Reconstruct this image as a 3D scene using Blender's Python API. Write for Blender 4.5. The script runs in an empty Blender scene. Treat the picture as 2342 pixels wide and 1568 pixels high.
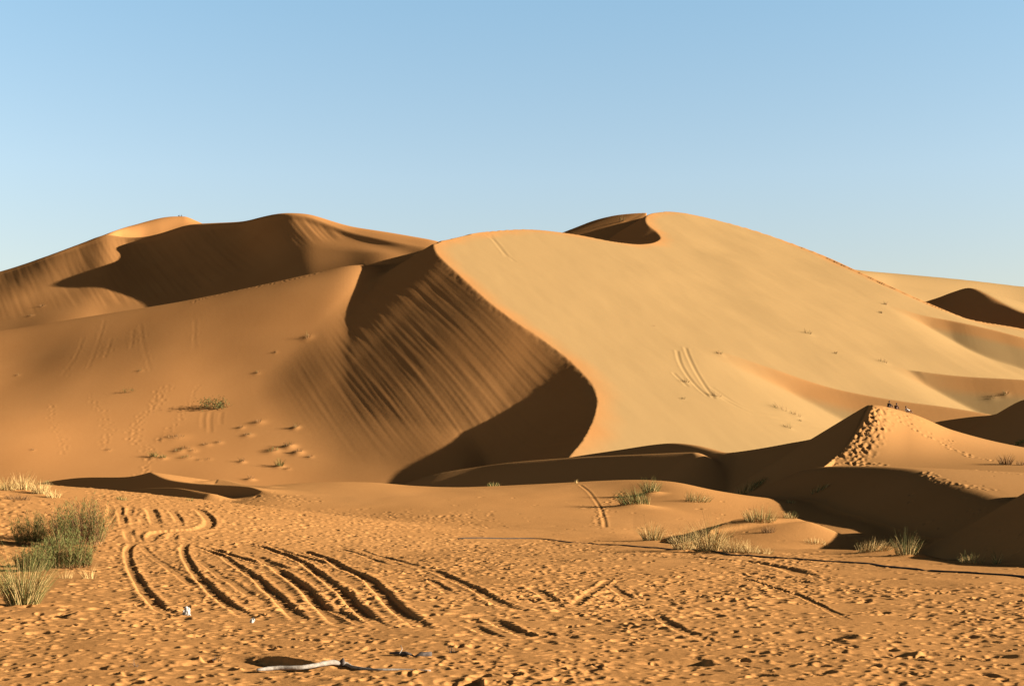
import bpy, bmesh, math, random
import numpy as np
from mathutils import Vector, Matrix

sc = bpy.context.scene
col = sc.collection
R = math.radians

# ---------------- camera ----------------
cam_d = bpy.data.cameras.new("camera"); cam = bpy.data.objects.new("camera", cam_d); col.objects.link(cam)
cam_d.sensor_width = 36.0; cam_d.lens = 50.0; cam_d.clip_start = .1; cam_d.clip_end = 20000
cam_d.shift_y = 359.5/2342.0
cam.location = (0, 0, 1.7); cam.rotation_euler = (R(90), 0, 0)
sc.camera = cam

# ---------------- sky, sun, exposure ----------------
SUN_EL, SUN_AZ = 15.0, 98.5          # low evening sun on the right, a little behind the camera (azimuth from +Y towards +X)
w = bpy.data.worlds.new("World"); sc.world = w; w.use_nodes = True
nt = w.node_tree; nt.nodes.clear()
sky = nt.nodes.new("ShaderNodeTexSky"); sky.sky_type = 'NISHITA'; sky.sun_disc = False
sky.sun_elevation = R(SUN_EL); sky.sun_rotation = R(SUN_AZ)
sky.air_density = 1.0; sky.dust_density = .6; sky.ozone_density = 2.0; sky.altitude = 700
# the dome is pale above the horizon and cut to near black overhead to weaken the sky light in shadows
tc = nt.nodes.new("ShaderNodeTexCoord"); sx = nt.nodes.new("ShaderNodeSeparateXYZ")
nt.links.new(tc.outputs["Generated"], sx.inputs[0])
rp = nt.nodes.new("ShaderNodeValToRGB"); e = rp.color_ramp.elements
e[0].position = 0; e[0].color = (.91, .62, .43, 1)
e[1].position = .13; e[1].color = (.92, .66, .48, 1)
for ps, cl in ((.22, (1.0, .83, .67)), (.34, (.92, .92, .79)), (.38, (.24, .21, .20)), (.45, (.08, .05, .05)), (1.0, (.03, .02, .02))):
    k = e.new(ps); k.color = (*cl, 1)
nt.links.new(sx.outputs[2], rp.inputs[0])
mxs = nt.nodes.new("ShaderNodeMix"); mxs.data_type = 'RGBA'; mxs.blend_type = 'MULTIPLY'; mxs.inputs[0].default_value = 1
nt.links.new(sky.outputs[0], mxs.inputs[6]); nt.links.new(rp.outputs[0], mxs.inputs[7])
bg = nt.nodes.new("ShaderNodeBackground"); bg.inputs['Strength'].default_value = .078
wo = nt.nodes.new("ShaderNodeOutputWorld")
nt.links.new(mxs.outputs[2], bg.inputs[0]); nt.links.new(bg.outputs[0], wo.inputs[0])

sun_d = bpy.data.lights.new("sun", 'SUN'); sun = bpy.data.objects.new("sun", sun_d); col.objects.link(sun)
sun_d.energy = 5.0; sun_d.angle = R(.5); sun_d.color = (1.0, .93, .80)
sd = Vector((math.cos(R(SUN_EL))*math.sin(R(SUN_AZ)), math.cos(R(SUN_EL))*math.cos(R(SUN_AZ)), math.sin(R(SUN_EL))))
sun.rotation_euler = sd.to_track_quat('Z', 'Y').to_euler()
sun.location = sd*400

vs = sc.view_settings
vs.view_transform = 'Standard'; vs.look = 'None'; vs.gamma = 1; vs.exposure = 2.04
sc.cycles.max_bounces = 6; sc.cycles.diffuse_bounces = 1; sc.cycles.glossy_bounces = 1; sc.cycles.transmission_bounces = 2

# ---------------- helpers ----------------
def nodes_mat(name):
    m = bpy.data.materials.new(name); m.use_nodes = True
    t = m.node_tree; b = t.nodes["Principled BSDF"]
    b.inputs["Specular IOR Level"].default_value = .1
    return m, t, b
def ramp(t, fac, stops):
    r = t.nodes.new("ShaderNodeValToRGB")
    el = r.color_ramp.elements
    while len(el) < len(stops): el.new(.5)
    for e, (p, c) in zip(el, stops):
        e.position = p; e.color = (*c, 1)
    t.links.new(fac, r.inputs[0]); return r
def noise(t, scale, detail=4, rough=.5, vec=None):
    n = t.nodes.new("ShaderNodeTexNoise"); n.inputs["Scale"].default_value = scale
    n.inputs["Detail"].default_value = detail; n.inputs["Roughness"].default_value = rough
    if vec is None:
        tc = t.nodes.new("ShaderNodeTexCoord"); vec = tc.outputs["Object"]
    t.links.new(vec, n.inputs["Vector"]); return n

def sand_material(name, c0, c1, bump=.0, bscale=6.0, fine=40.0, pale=None):
    m, t, b = nodes_mat(name)
    n1 = noise(t, .035, 5); n2 = noise(t, fine, 3)
    mx = t.nodes.new("ShaderNodeMix"); mx.data_type = 'FLOAT'; mx.inputs[0].default_value = .25
    t.links.new(n1.outputs[0], mx.inputs[2]); t.links.new(n2.outputs[0], mx.inputs[3])
    r = ramp(t, mx.outputs[0], [(.3, c0), (.7, c1)])
    out = r.outputs[0]
    if pale:
        mr = t.nodes.new("ShaderNodeAttribute"); mr.attribute_name = "pale"
        m2 = t.nodes.new("ShaderNodeMix"); m2.data_type = 'RGBA'
        t.links.new(mr.outputs["Fac"], m2.inputs[0]); t.links.new(out, m2.inputs[6]); m2.inputs[7].default_value = (*pale, 1)
        out = m2.outputs[2]
    t.links.new(out, b.inputs["Base Color"])
    b.inputs["Roughness"].default_value = .95
    b.inputs["Specular IOR Level"].default_value = 0
    if bump:
        n3 = noise(t, bscale, 6, .6)
        bp = t.nodes.new("ShaderNodeBump"); bp.inputs["Strength"].default_value = bump; bp.inputs["Distance"].default_value = .06
        t.links.new(n3.outputs[0], bp.inputs["Height"]); t.links.new(bp.outputs[0], b.inputs["Normal"])
    return m
# ===TERRAIN BEGIN===
# Terrain is one height field z(X, Y).  u, v: picture units (2342 wide), used only to read the
# survey points of crests and foot lines; every point is placed at its own real distance Y.
F, UC, VH, CAMH = 3253.0, 1171.0, 1143.5, 1.7
def xz(u, v, Y):
    return (u - UC) * Y / F, CAMH + (VH - v) * Y / F
def P3(p):
    x, z = xz(p[0], p[1], p[2]); return (x, p[2], z)

def _perm(seed):
    r = np.random.RandomState(seed); p = r.permutation(256)
    return np.concatenate([p, p])
def perlin(x, y, seed=0):
    p = _perm(seed)
    xi = np.floor(x).astype(np.int64); yi = np.floor(y).astype(np.int64)
    xf = x - xi; yf = y - yi
    xi &= 255; yi &= 255
    u = xf*xf*xf*(xf*(xf*6-15)+10); v = yf*yf*yf*(yf*(yf*6-15)+10)
    ang = np.arange(256) * (2*np.pi/256); gx = np.cos(ang); gy = np.sin(ang)
    def g(a, b, fx, fy):
        h = p[p[a & 255] + (b & 255)]
        return gx[h]*fx + gy[h]*fy
    n00 = g(xi, yi, xf, yf); n10 = g(xi+1, yi, xf-1, yf)
    n01 = g(xi, yi+1, xf, yf-1); n11 = g(xi+1, yi+1, xf-1, yf-1)
    a = n00 + u*(n10-n00); b = n01 + u*(n11-n01)
    return (a + v*(b-a)) * 1.4
def fbm(x, y, seed=0, octv=4, gain=.5):
    s = 0; a = 1.0; t = 0
    for i in range(octv):
        s = s + a*perlin(x*2**i + 17.3*i, y*2**i - 9.1*i, seed+i); t += a; a *= gain
    return s / t
def sstep(a, b, x):
    t = np.clip((x-a)/(b-a), 0, 1); return t*t*(3-2*t)
def smax(a, b, k):
    h = np.clip(.5+.5*(a-b)/k, 0, 1); return b + (a-b)*h + k*h*(1-h)
def smin(a, b, k):
    return -smax(-a, -b, k)

def pchip_slopes(x, y):
    # x, y: arrays (K, ...) -> monotone slopes
    h = np.diff(x, axis=0); d = np.diff(y, axis=0) / h
    m = np.zeros_like(y)
    w1 = 2*h[1:]+h[:-1]; w2 = h[1:]+2*h[:-1]
    same = (d[1:]*d[:-1]) > 0
    with np.errstate(divide='ignore', invalid='ignore'):
        mm = (w1+w2) / (w1/d[:-1] + w2/d[1:])
    m[1:-1] = np.where(same, mm, 0)
    m[0] = d[0]; m[-1] = d[-1]
    return m
def pchip(x, y, q):
    x = np.asarray(x, float); y = np.asarray(y, float); q = np.asarray(q, float)
    m = pchip_slopes(x, y)
    i = np.clip(np.searchsorted(x, q)-1, 0, len(x)-2)
    h = x[i+1]-x[i]; t = np.clip((q-x[i])/h, 0, 1)
    return ((2*t**3-3*t**2+1)*y[i] + (t**3-2*t**2+t)*h*m[i] + (-2*t**3+3*t**2)*y[i+1] + (t**3-t**2)*h*m[i+1])

class Grid:
    def __init__(g, U, Y):
        g.U = U; g.Yr = Y
        g.Y = np.repeat(Y[:, None], len(U), 1); g.X = (U[None, :]-UC)*g.Y/F
        g.Z = np.full(g.X.shape, -3.0)
        g.L = np.zeros(g.X.shape, np.int8)
        # share of sunlit tint put into the sand colour on the sun-facing eastern sides
        g.P = sstep(101, 113, g.X+.33*np.maximum(g.Y, 270)+4*fbm(g.X/20., g.Y/20., 91, 2)).astype(np.float32)
    def sub(g, y0, y1):
        a, b = np.searchsorted(g.Yr, [y0, y1])
        h = object.__new__(Grid)
        h.U = g.U; h.Yr = g.Yr[a:b]; h.X = g.X[a:b]; h.Y = g.Y[a:b]; h.Z = g.Z[a:b]; h.L = g.L[a:b]; h.P = g.P[a:b]
        return h
    def hit(g, u, v, ymin=0, ymax=1e9, Z=None):
        Z = g.Z if Z is None else Z
        j = np.clip(np.searchsorted(g.U, u)-1, 0, len(g.U)-2); t = (u-g.U[j])/(g.U[j+1]-g.U[j])
        z = Z[:, j]*(1-t)+Z[:, j+1]*t
        a = (z-CAMH)/g.Yr; tgt = (VH-v)/F
        ok = (a >= tgt) & (g.Yr >= ymin) & (g.Yr <= ymax)
        i = np.argmax(ok)
        if not ok.any():
            i = len(g.Yr)-1 if ymax > 1e8 else np.searchsorted(g.Yr, ymax)-1
        i = max(i, 1)
        a0, a1 = a[i-1], a[i]
        s = 1.0 if a1 == a0 else np.clip((tgt-a0)/(a1-a0), 0, 1)
        Yh = g.Yr[i-1]*(1-s)+g.Yr[i]*s; zh = z[i-1]*(1-s)+z[i]*s
        return ((u-UC)*Yh/F, Yh, zh)
    def sample(g, x, y, Z=None):
        Z = g.Z if Z is None else Z
        u = UC + x*F/y
        j = np.clip(np.searchsorted(g.U, u)-1, 0, len(g.U)-2); t = np.clip((u-g.U[j])/(g.U[j+1]-g.U[j]), 0, 1)
        i = np.clip(np.searchsorted(g.Yr, y)-1, 0, len(g.Yr)-2); s = np.clip((y-g.Yr[i])/(g.Yr[i+1]-g.Yr[i]), 0, 1)
        return (Z[i, j]*(1-t)+Z[i, j+1]*t)*(1-s) + (Z[i+1, j]*(1-t)+Z[i+1, j+1]*t)*s
    def put(g, z, label, k=.3, rows=None):
        win = z > g.Z
        g.L[win] = label
        g.Z[:] = smax(z, g.Z, k)
    def loft(g, curves, sm=0):
        """curves near->far: (us, vs, Ys[, 'z'])  -> height"""
        Vs, Ys = [], []
        for c in curves:
            us, a, Yv = c[:3]
            Yj = pchip(us, Yv, np.clip(g.U, us[0], us[-1])) if np.ndim(Yv) else np.full(len(g.U), float(Yv))
            aj = pchip(us, a, np.clip(g.U, us[0], us[-1])) if np.ndim(a) else np.full(len(g.U), float(a))
            zj = aj if len(c) > 3 else CAMH+(VH-aj)*Yj/F
            if sm:
                ug = np.arange(-1500, 3800, 8.0); k = np.exp(-.5*(np.arange(-30, 31)*8.0/sm)**2); k /= k.sum()
                f = lambda q: np.interp(g.U, ug, np.convolve(np.pad(np.interp(ug, g.U, q), 30, 'edge'), k, 'valid'))
                zj, Yj = f(zj), f(Yj)
            Vs.append(zj); Ys.append(Yj)
        Ys = np.array(Ys); Vs = np.array(Vs)
        for k in range(1, len(Ys)): Ys[k] = np.maximum(Ys[k], Ys[k-1]+.3)
        M = pchip_slopes(Ys, Vs)
        out = np.full(g.Z.shape, -50.0)
        out = np.where(g.Y < Ys[0], Vs[0]+(g.Y-Ys[0])*np.maximum(M[0], 0), out)
        out = np.where(g.Y >= Ys[-1], Vs[-1]+(g.Y-Ys[-1])*np.minimum(M[-1], 0), out)
        for k in range(len(Ys)-1):
            h = Ys[k+1]-Ys[k]; t = (g.Y-Ys[k])/h
            m = (t >= 0) & (t < 1); t = np.clip(t, 0, 1)
            val = (2*t**3-3*t**2+1)*Vs[k]+(t**3-2*t**2+t)*h*M[k]+(-2*t**3+3*t**2)*Vs[k+1]+(t**3-t**2)*h*M[k+1]
            out = np.where(m, val, out)
        return out

def spline(pts, n=6):
    P = np.array(pts, float)
    if len(P) < 3: 
        t = np.linspace(0, 1, n+1)[:, None]; return P[0]*(1-t)+P[1]*t
    out = []
    Q = np.vstack([2*P[0]-P[1], P, 2*P[-1]-P[-2]])
    for i in range(1, len(Q)-2):
        p0, p1, p2, p3 = Q[i-1], Q[i], Q[i+1], Q[i+2]
        t0 = 0; t1 = t0+max(np.linalg.norm(p1-p0), 1e-6)**.5; t2 = t1+max(np.linalg.norm(p2-p1), 1e-6)**.5; t3 = t2+max(np.linalg.norm(p3-p2), 1e-6)**.5
        for t in np.linspace(t1, t2, n, endpoint=False):
            A1 = (t1-t)/(t1-t0)*p0+(t-t0)/(t1-t0)*p1; A2 = (t2-t)/(t2-t1)*p1+(t-t1)/(t2-t1)*p2; A3 = (t3-t)/(t3-t2)*p2+(t-t2)/(t3-t2)*p3
            B1 = (t2-t)/(t2-t0)*A1+(t-t0)/(t2-t0)*A2; B2 = (t3-t)/(t3-t1)*A2+(t-t1)/(t3-t1)*A3
            out.append((t2-t)/(t2-t1)*B1+(t-t1)/(t2-t1)*B2)
    out.append(P[-1])
    return np.array(out)

def polydist(X, Y, pts, attrs=()):
    """signed distance (left of travel positive), arclength, and attributes interpolated at the nearest point"""
    p = np.asarray(pts, float); sh = X.shape
    X = X.ravel(); Y = Y.ravel()
    best = np.full(X.shape, 1e18); sgn = np.ones(X.shape); S = np.zeros(X.shape)
    outs = [np.zeros(X.shape) for _ in attrs]
    lat = np.zeros(X.shape)
    s0 = 0
    for i in range(len(p)-1):
        ax, ay = p[i][:2]; bx, by = p[i+1][:2]
        dx, dy = bx-ax, by-ay; L2 = dx*dx+dy*dy
        if L2 < 1e-12: continue
        t = np.clip(((X-ax)*dx+(Y-ay)*dy)/L2, 0, 1)
        qx = X-(ax+t*dx); qy = Y-(ay+t*dy); d2 = qx*qx+qy*qy
        m = d2 < best
        best = np.where(m, d2, best)
        L = L2**.5
        cr = (dx*(Y-ay)-dy*(X-ax))/L
        sgn = np.where(m, np.sign(cr), sgn); lat = np.where(m, cr, lat)
        S = np.where(m, s0+t*L, S)
        for k, a in enumerate(attrs):
            outs[k] = np.where(m, a[i]*(1-t)+a[i+1]*t, outs[k])
        s0 += L
    d = np.sqrt(best)*np.where(sgn == 0, 1, sgn)
    polydist.ratio = np.clip(lat/np.maximum(np.sqrt(best), 1e-6), -1, 1).reshape(sh)
    return (d.reshape(sh), S.reshape(sh)) + tuple(o.reshape(sh) for o in outs)

def env(X, Y, W, S, r=.2):
    """surface of constant slope S falling away from the crest line W"""
    sh = X.shape; X = X.ravel(); Y = Y.ravel(); best = np.full(X.shape, -1e9)
    for a, b in zip(W[:-1], W[1:]):
        dx, dy = b[0]-a[0], b[1]-a[1]; L = math.hypot(dx, dy)
        if L < 1e-6: continue
        dx /= L; dy /= L
        c = float(np.clip((b[2]-a[2])/L, -.95*S, .95*S)); k = c/math.sqrt(S*S-c*c)
        t0 = (X-a[0])*dx+(Y-a[1])*dy; d = np.abs((Y-a[1])*dx-(X-a[0])*dy)
        t = np.clip(t0+d*k, 0, L)
        best = np.maximum(best, a[2]+c*t-S*(np.sqrt((t-t0)**2+d*d+r*r)-r))
    return best.reshape(sh)

def ridge(g, pts, mL, mR, rL=.15, rR=.3, n=6, flatL=None, flatR=None):
    """dune ridge through surveyed crest points; mL/mR: side slopes (number or per-point list)"""
    W = spline([P3(p) for p in pts], n)
    tt = np.linspace(0, len(pts)-1, len(W))
    at = [W[:, 2]]
    for m in (mL, mR):
        at.append(np.interp(tt, np.arange(len(pts)), m) if np.ndim(m) else np.full(len(W), float(m)))
    d, s, zc, ml, mr = polydist(g.X, g.Y, W, at)
    w = .5+.5*polydist.ratio; w = w*w*(3-2*w)            # smooth round the two ends
    ad = np.abs(d)
    zR = zc-mr*(np.sqrt(ad*ad+rR*rR)-rR)
    if np.ndim(mL) == 0 and mL >= .55:
        zL = np.minimum(env(g.X, g.Y, W, mL, rL), zc)
    else:
        zL = zc-ml*(np.sqrt(ad*ad+rL*rL)-rL)
    return zR+(zL-zR)*w, d, s

def bench(g, pts, h):
    """low dune on the big slope: the ground in front is blown lower, its brink drops in a small slip face"""
    W = spline([P3(p) for p in pts], 6)
    x = W[:, 0]; o = np.argsort(x)
    xs = np.clip(g.X, x.min(), x.max())
    Yc = np.interp(xs, x[o], W[o, 1])
    q = (xs-x.min())/(x.max()-x.min())
    hh = h*sstep(0, .4, q)*sstep(0, .2, 1-q)
    dd = Yc-g.Y
    g.Z[:] = g.Z-hh*sstep(0, 9, dd)*np.exp(-(np.maximum(dd-9, 0)/45.0)**1.6)
    z, d, s = ridge(g, pts[::-1], .6, .12, .3, 2.5)
    g.P[:] = g.P*(1-.8*sstep(-.5, .8, dd)*sstep(12, 6, dd)*sstep(.02, .3, q)*(q < 1))  # dimmer slip face loses the painted sunlit tint
    z = z-5*(1-sstep(0, .16, 1-q))-2.5*(1-sstep(0, .16, q))
    z = np.where(q <= 0, -50, np.where(q >= 1, -50, z))
    g.Z[:] = smax(z, g.Z, .5)

def build_dunes(g):
    X, Y = g.X, g.Y
    # ---------------- far right dunes ----------------
    fr = g.loft([
        ([1700, 3600], [30., 30.], 590, 'z'),
        ([1850, 1960, 2050, 2200, 2342, 2700, 3600], [660, 664, 690, 738, 752, 770, 800], 690),
        ([1850, 1960, 2050, 2200, 2342, 2700, 3600], [610, 624, 650, 676, 706, 745, 800], [735, 745, 755, 770, 780, 790, 790]),
        ([1850, 1960, 2050, 2200, 2342, 2700, 3600], [600, 620, 627, 640, 656, 690, 800], [775, 778, 790, 800, 810, 818, 820]),
        ([1700, 3600], [40., 40.], 980, 'z')])
    fr = np.where(g.U[None, :] < 1850, -50, fr)
    g.put(fr, 6, 3)
    z, d, s = ridge(g, [(2040, 730, 740), (2105, 695, 715), (2150, 679, 692), (2185, 666, 674), (2216, 658, 660), (2250, 670, 642), (2300, 697, 622), (2345, 716, 602), (2450, 735, 572), (2700, 790, 540)][::-1], .6, .3, .6, 2)
    g.P[:] = np.where((z > g.Z) & (d > -.5), .2, g.P)  # shaded slip face gets little of the sunlit tint
    g.put(z, 6, 2)
    # ---------------- left back range ----------------
    cap = g.loft([
        ([-2000, 700], [20., 20.], 480, 'z'),
        ([120, 245, 280, 320, 370, 440, 520, 600], [640, 537, 546, 545, 535, 516, 540, 640], [552, 552, 558, 566, 574, 590, 600, 600]),
        ([120, 245, 300, 400, 420, 450, 520, 600], [640, 535, 518, 498.5, 499, 511, 550, 640], [558, 558, 586, 616, 620, 626, 630, 630]),
        ([-2000, 700], [40., 40.], 760, 'z')])
    cap = np.where((g.U[None, :] > 620) | (g.U[None, :] < 100), -50, cap)
    g.put(cap, 5, .5)
    crest_u = [-1400, -600, 0, 100, 195, 245, 290, 330, 370, 440, 500, 555, 600, 650, 700, 745, 800, 870, 940, 1010, 1100, 1300]
    crest_v = [900, 745, 621, 588, 553, 536, 543.5, 542, 533, 513, 510.5, 508, 497, 488.5, 494, 510, 530, 546, 559, 570, 605, 700]
    crest_Y = [535, 535, 536, 537, 542, 543, 542, 539, 535, 526, 518, 505, 487, 476, 470, 462, 450, 436, 424, 414, 410, 410]
    cu = np.array(crest_u)
    foot_v = np.interp(cu, [-1400, 0, 200, 440, 700, 900, 1300], [960, 770, 712, 690, 640, 610, 760])
    mid_v = foot_v*.5+np.array(crest_v)*.5
    bl = g.loft([
        ([-1400, 1300], [10., 10.], 330, 'z'),
        (cu, foot_v+8, np.interp(cu, [-600, 0, 130, 220, 440, 700, 900, 1010], [420, 424, 428, 438, 436, 410, 399, 388])),
        (cu, mid_v, np.interp(cu, [-600, 0, 200, 350, 440, 555, 650, 745, 870, 940, 1010, 1100], [464, 470, 494, 492, 486, 470, 449, 436, 417, 409, 400, 396])),
        (cu, np.array(crest_v)+np.interp(cu, [100, 250, 880, 960], [8, 14, 14, 7]), np.array(crest_Y)-5.0),
        (cu, crest_v, crest_Y),
        (cu, np.interp(cu, [650, 690, 760, 830, 900, 980, 1060], [488.5, 491, 505, 519, 531, 545, 560]) if False else np.array(crest_v)+np.interp(cu, [0, 650, 745, 870, 940, 1010, 1100], [12, 1.5, -5, -13, -15, -12, 0]), np.array(crest_Y)+np.interp(cu, [0, 500, 650, 745, 870, 1010], [14, 14, 10, 18, 26, 26])),
        ([-1400, 1300], [40., 40.], 720, 'z')], 14)
    # avalanche streaks down the slip face
    q = X*.92+Y*.39; w = -X*.39+Y*.92
    face = sstep(440, 455, Y)*sstep(0, 1, (np.interp(g.U, cu, crest_Y)[None, :]-Y)/6)
    bl = bl+face*(.13*fbm(q/5.5, w/120, 71, 3)+.08*perlin(q/2., w/60, 75)+.06*perlin(q/1.1, w/40, 76))*(.35+.65*sstep(150, 330, g.U)[None, :]+.7*sstep(660, 760, g.U)[None, :])
    bl = np.where(g.U[None, :] > 1120, -50, bl)
    g.put(bl, 5, .25)
    # ---------------- great dune, sunlit plane with its closed brink ----------------
    pl = 35.9-.25*(X-6.4)+.362*(Y-302)
    und = 1.6*fbm(X/60., Y/75., 11, 3)*sstep(0, 50, X-.12*Y+40)
    pl = pl+und*sstep(250, 330, Y)+.10*fbm((X+.3*Y)/9., (Y-.3*X)/26., 13, 3)
    plane_only = pl
    def onp(u, v):
        return g.hit(u, v, 150, 640, plane_only)
    main = [(1300, 1048), (1335, 1005), (1360, 955), (1367.5, 915), (1356, 880), (1331, 850), (1290, 812), (1240, 775), (1180, 735), (1120, 690), (1075, 650), (1040, 618), (1012, 592), (997, 573), (993, 557)]
    top = [(1010, 550.5), (1040, 545), (1080, 536), (1120, 530), (1220, 525), (1310, 535), (1400, 552), (1450, 558), (1485, 557), (1505, 551), (1512, 543), (1503, 530), (1486, 517), (1478, 505), (1481, 493), (1496, 487), (1512, 485.5), (1535, 484), (1600, 494), (1700, 520), (1850, 573), (1960, 622), (2110, 690), (2200, 725), (2342, 752), (2600, 812), (3100, 930)]
    A = spline([onp(u, v) for u, v in main], 6)
    B = spline([onp(u, v) for u, v in top], 6)
    e = A[-1] if A[-1][1] < A[0][1] else A[0]
    low = np.array([(e[0]-2.5, e[1]-12, 0), (e[0]-5, e[1]-28, 0), (e[0]-5, 160, 0)], float)
    for q in (low,): q[:, 2] = 35.9-.25*(q[:, 0]-6.4)+.362*(q[:, 1]-302)
    clos = np.array([(330, 330, 0), (330, 150, 0), (60, 150, 0)], float)
    clos[:, 2] = 35.9-.25*(clos[:, 0]-6.4)+.362*(clos[:, 1]-302)
    W = np.vstack([low[::-1], A, B, clos, low[::-1][:1]])
    nA = len(A)
    d, s = polydist(X, Y, W)
    lowA = np.vstack([low[::-1], A])
    eA = env(X, Y, lowA, .655, .3)
    eB = np.maximum.reduce([env(X, Y, B[:7], .65, .5), env(X, Y, B[6:14], .6, 1.5), env(X, Y, B[13:38], .54, 3.0), env(X, Y, B[37:97], .62, .4), env(X, Y, B[96:], .66, 2.0)])
    first = s < np.linalg.norm(np.diff(lowA[:, :2], axis=0), axis=1).sum()
    eB = np.where(first & (X < 20) & (Y < 470), -50, eB)
    out = np.maximum(d, 0)
    slip = np.maximum(eA, eB)
    lab_in = d <= 0
    # streaks
    q = X*.93+Y*.36; w = -X*.36+Y*.93
    fa = sstep(.6, 4, out)*sstep(66, 34, out+10*fbm(X/12., Y/30., 44, 2))*(Y < 395)*(d > 0)*(.55+.7*fbm(X/16., Y/40., 45, 2))
    slip = slip+.68*fa*(.09*fbm(q/7., w/150., 33, 2)+.085*perlin(q/1.25, w/70., 36)+.07*perlin(q/.7, w/40., 38)+.035*perlin(q/.45, w/30., 43)+.10*np.abs(perlin(q/2.1, w/60., 39))*sstep(48, 20, out+9*perlin(q/2.5, w/400., 40)))
    z = np.where(lab_in, pl, slip)
    # trodden crest path
    cr = (np.abs(d) < 2.2)*(s < np.linalg.norm(np.diff(lowA[:, :2], axis=0), axis=1).sum())
    z = z+cr*.10*fbm(X/1.6, Y/1.9, 41, 2)*sstep(2.2, .6, np.abs(d))
    mine = (Y < 585) & (X > -70)
    g.P[mine] = sstep(2.5, -6.0, d+2.5*fbm(X/14., Y/14., 92, 2))[mine]  # tint changes at the crest: lit side painted yellower, shaded slip face left red
    # ---------------- left slope ----------------
    us = [-1400, -500, 0, 200, 440, 640, 760, 820, 880, 950, 1080, 1180, 1250, 1330, 1400]
    tz = np.interp(us, [-1400, 1080, 1200, 3600], [1, 1, 0, 0])
    def row(vs, Yv):
        Yv = np.interp(us, *Yv) if np.ndim(Yv) else np.full(len(us), float(Yv))
        vv = np.interp(us, *vs)
        zz = (CAMH+(VH-vv)*Yv/F)*tz-3*(1-tz)
        return (us, zz, Yv, 'z')
    ls = g.loft([
        (us, [-1.]*15, 225, 'z'),
        row(([-1400, 0, 450, 700, 900, 1250], [1105, 1088, 1088, 1098, 1100, 1100]), ([-1400, 0, 300, 700, 900, 1250], [254, 256, 260, 260, 254, 240])),
        row(([-1400, 0, 300, 450, 700, 900, 1080, 1250], [1010, 985, 985, 985, 985, 985, 1010, 1060]), ([-1400, 0, 300, 500, 740, 900, 1080, 1250], [280, 284, 290, 290, 287, 284, 274, 258])),
        row(([-1400, 0, 200, 400, 600, 780, 850, 950, 1080, 1250], [960, 915, 890, 872, 870, 872, 910, 970, 1010, 1060]), ([-1400, 0, 200, 400, 600, 800, 1000, 1250], [314, 316, 319, 321, 318, 310, 296, 274])),
        row(([-1400, 0, 400, 700, 780, 850, 950, 1080, 1250], [860, 830, 765, 745, 745, 790, 880, 950, 1010]), ([-1400, 0, 400, 600, 800, 1000, 1250], [350, 349, 346, 342, 337, 325, 310])),
        row(([-1400, -500, 0, 200, 440, 640, 820, 950, 1080, 1250], [930, 812, 757, 724, 684, 641, 602, 620, 700, 800]), ([-1400, -500, 0, 440, 640, 820, 950, 1080], [370, 372, 376, 378, 379, 384, 386, 386])),
        row(([-1400, -500, 0, 200, 440, 640, 820, 950, 1080, 1250], [950, 830, 775, 738, 697, 652, 612, 600, 650, 800]), ([-1400, -500, 0, 440, 820, 1000], [388, 390, 394, 398, 396, 394])),
        (us, [5.]*15, 470, 'z')], 32)
    ls = ls+.25*fbm(X/35., Y/50., 51, 3)
    base = smax(ls, np.where(lab_in, -20, z), 2.5)
    lab = np.where(lab_in & (pl > ls), 3, 4)
    z = np.where(lab_in, smax(pl, ls, .3), base)
    win = z > g.Z
    g.L[win] = lab[win] if np.ndim(lab) else lab
    g.L[win & (Y > 445) & (g.U[None, :] < 960)] = 5
    g.Z[:] = smax(z, g.Z, .4+3.5*sstep(403, 418, Y)*(g.U[None, :] < 1040))
    # far peak flank seen over the saddle
    z, d2, s2 = ridge(g, [(1290, 560, 600), (1310, 533, 592), (1345, 510, 582), (1400, 494, 572), (1450, 488, 563), (1476, 486.8, 560)], .5, .42, .5, .5)
    g.put(np.where((g.U[None, :] > 1240) & (g.U[None, :] < 1479) & (Y > 500), z, -50), 3, .3)
    # slip steps on the sunlit plane
    bench(g, [(1560, 808, 338), (1600, 822, 334), (1700, 838, 331), (1800, 860, 328), (1930, 893, 323), (2050, 915, 318), (2170, 931, 314), (2342, 955, 308), (2700, 1010, 300)], 3.6)
    bench(g, [(1995, 822, 373), (2022, 833, 370), (2100, 848, 367), (2200, 860, 363), (2342, 868, 358), (2700, 895, 350)], 3.0)
    bench(g, [(2000, 704, 466), (2040, 711, 463), (2100, 720, 460), (2160, 730, 457), (2215, 741, 452), (2280, 756, 447), (2342, 772, 442), (2600, 830, 430)], 3.6)

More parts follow.
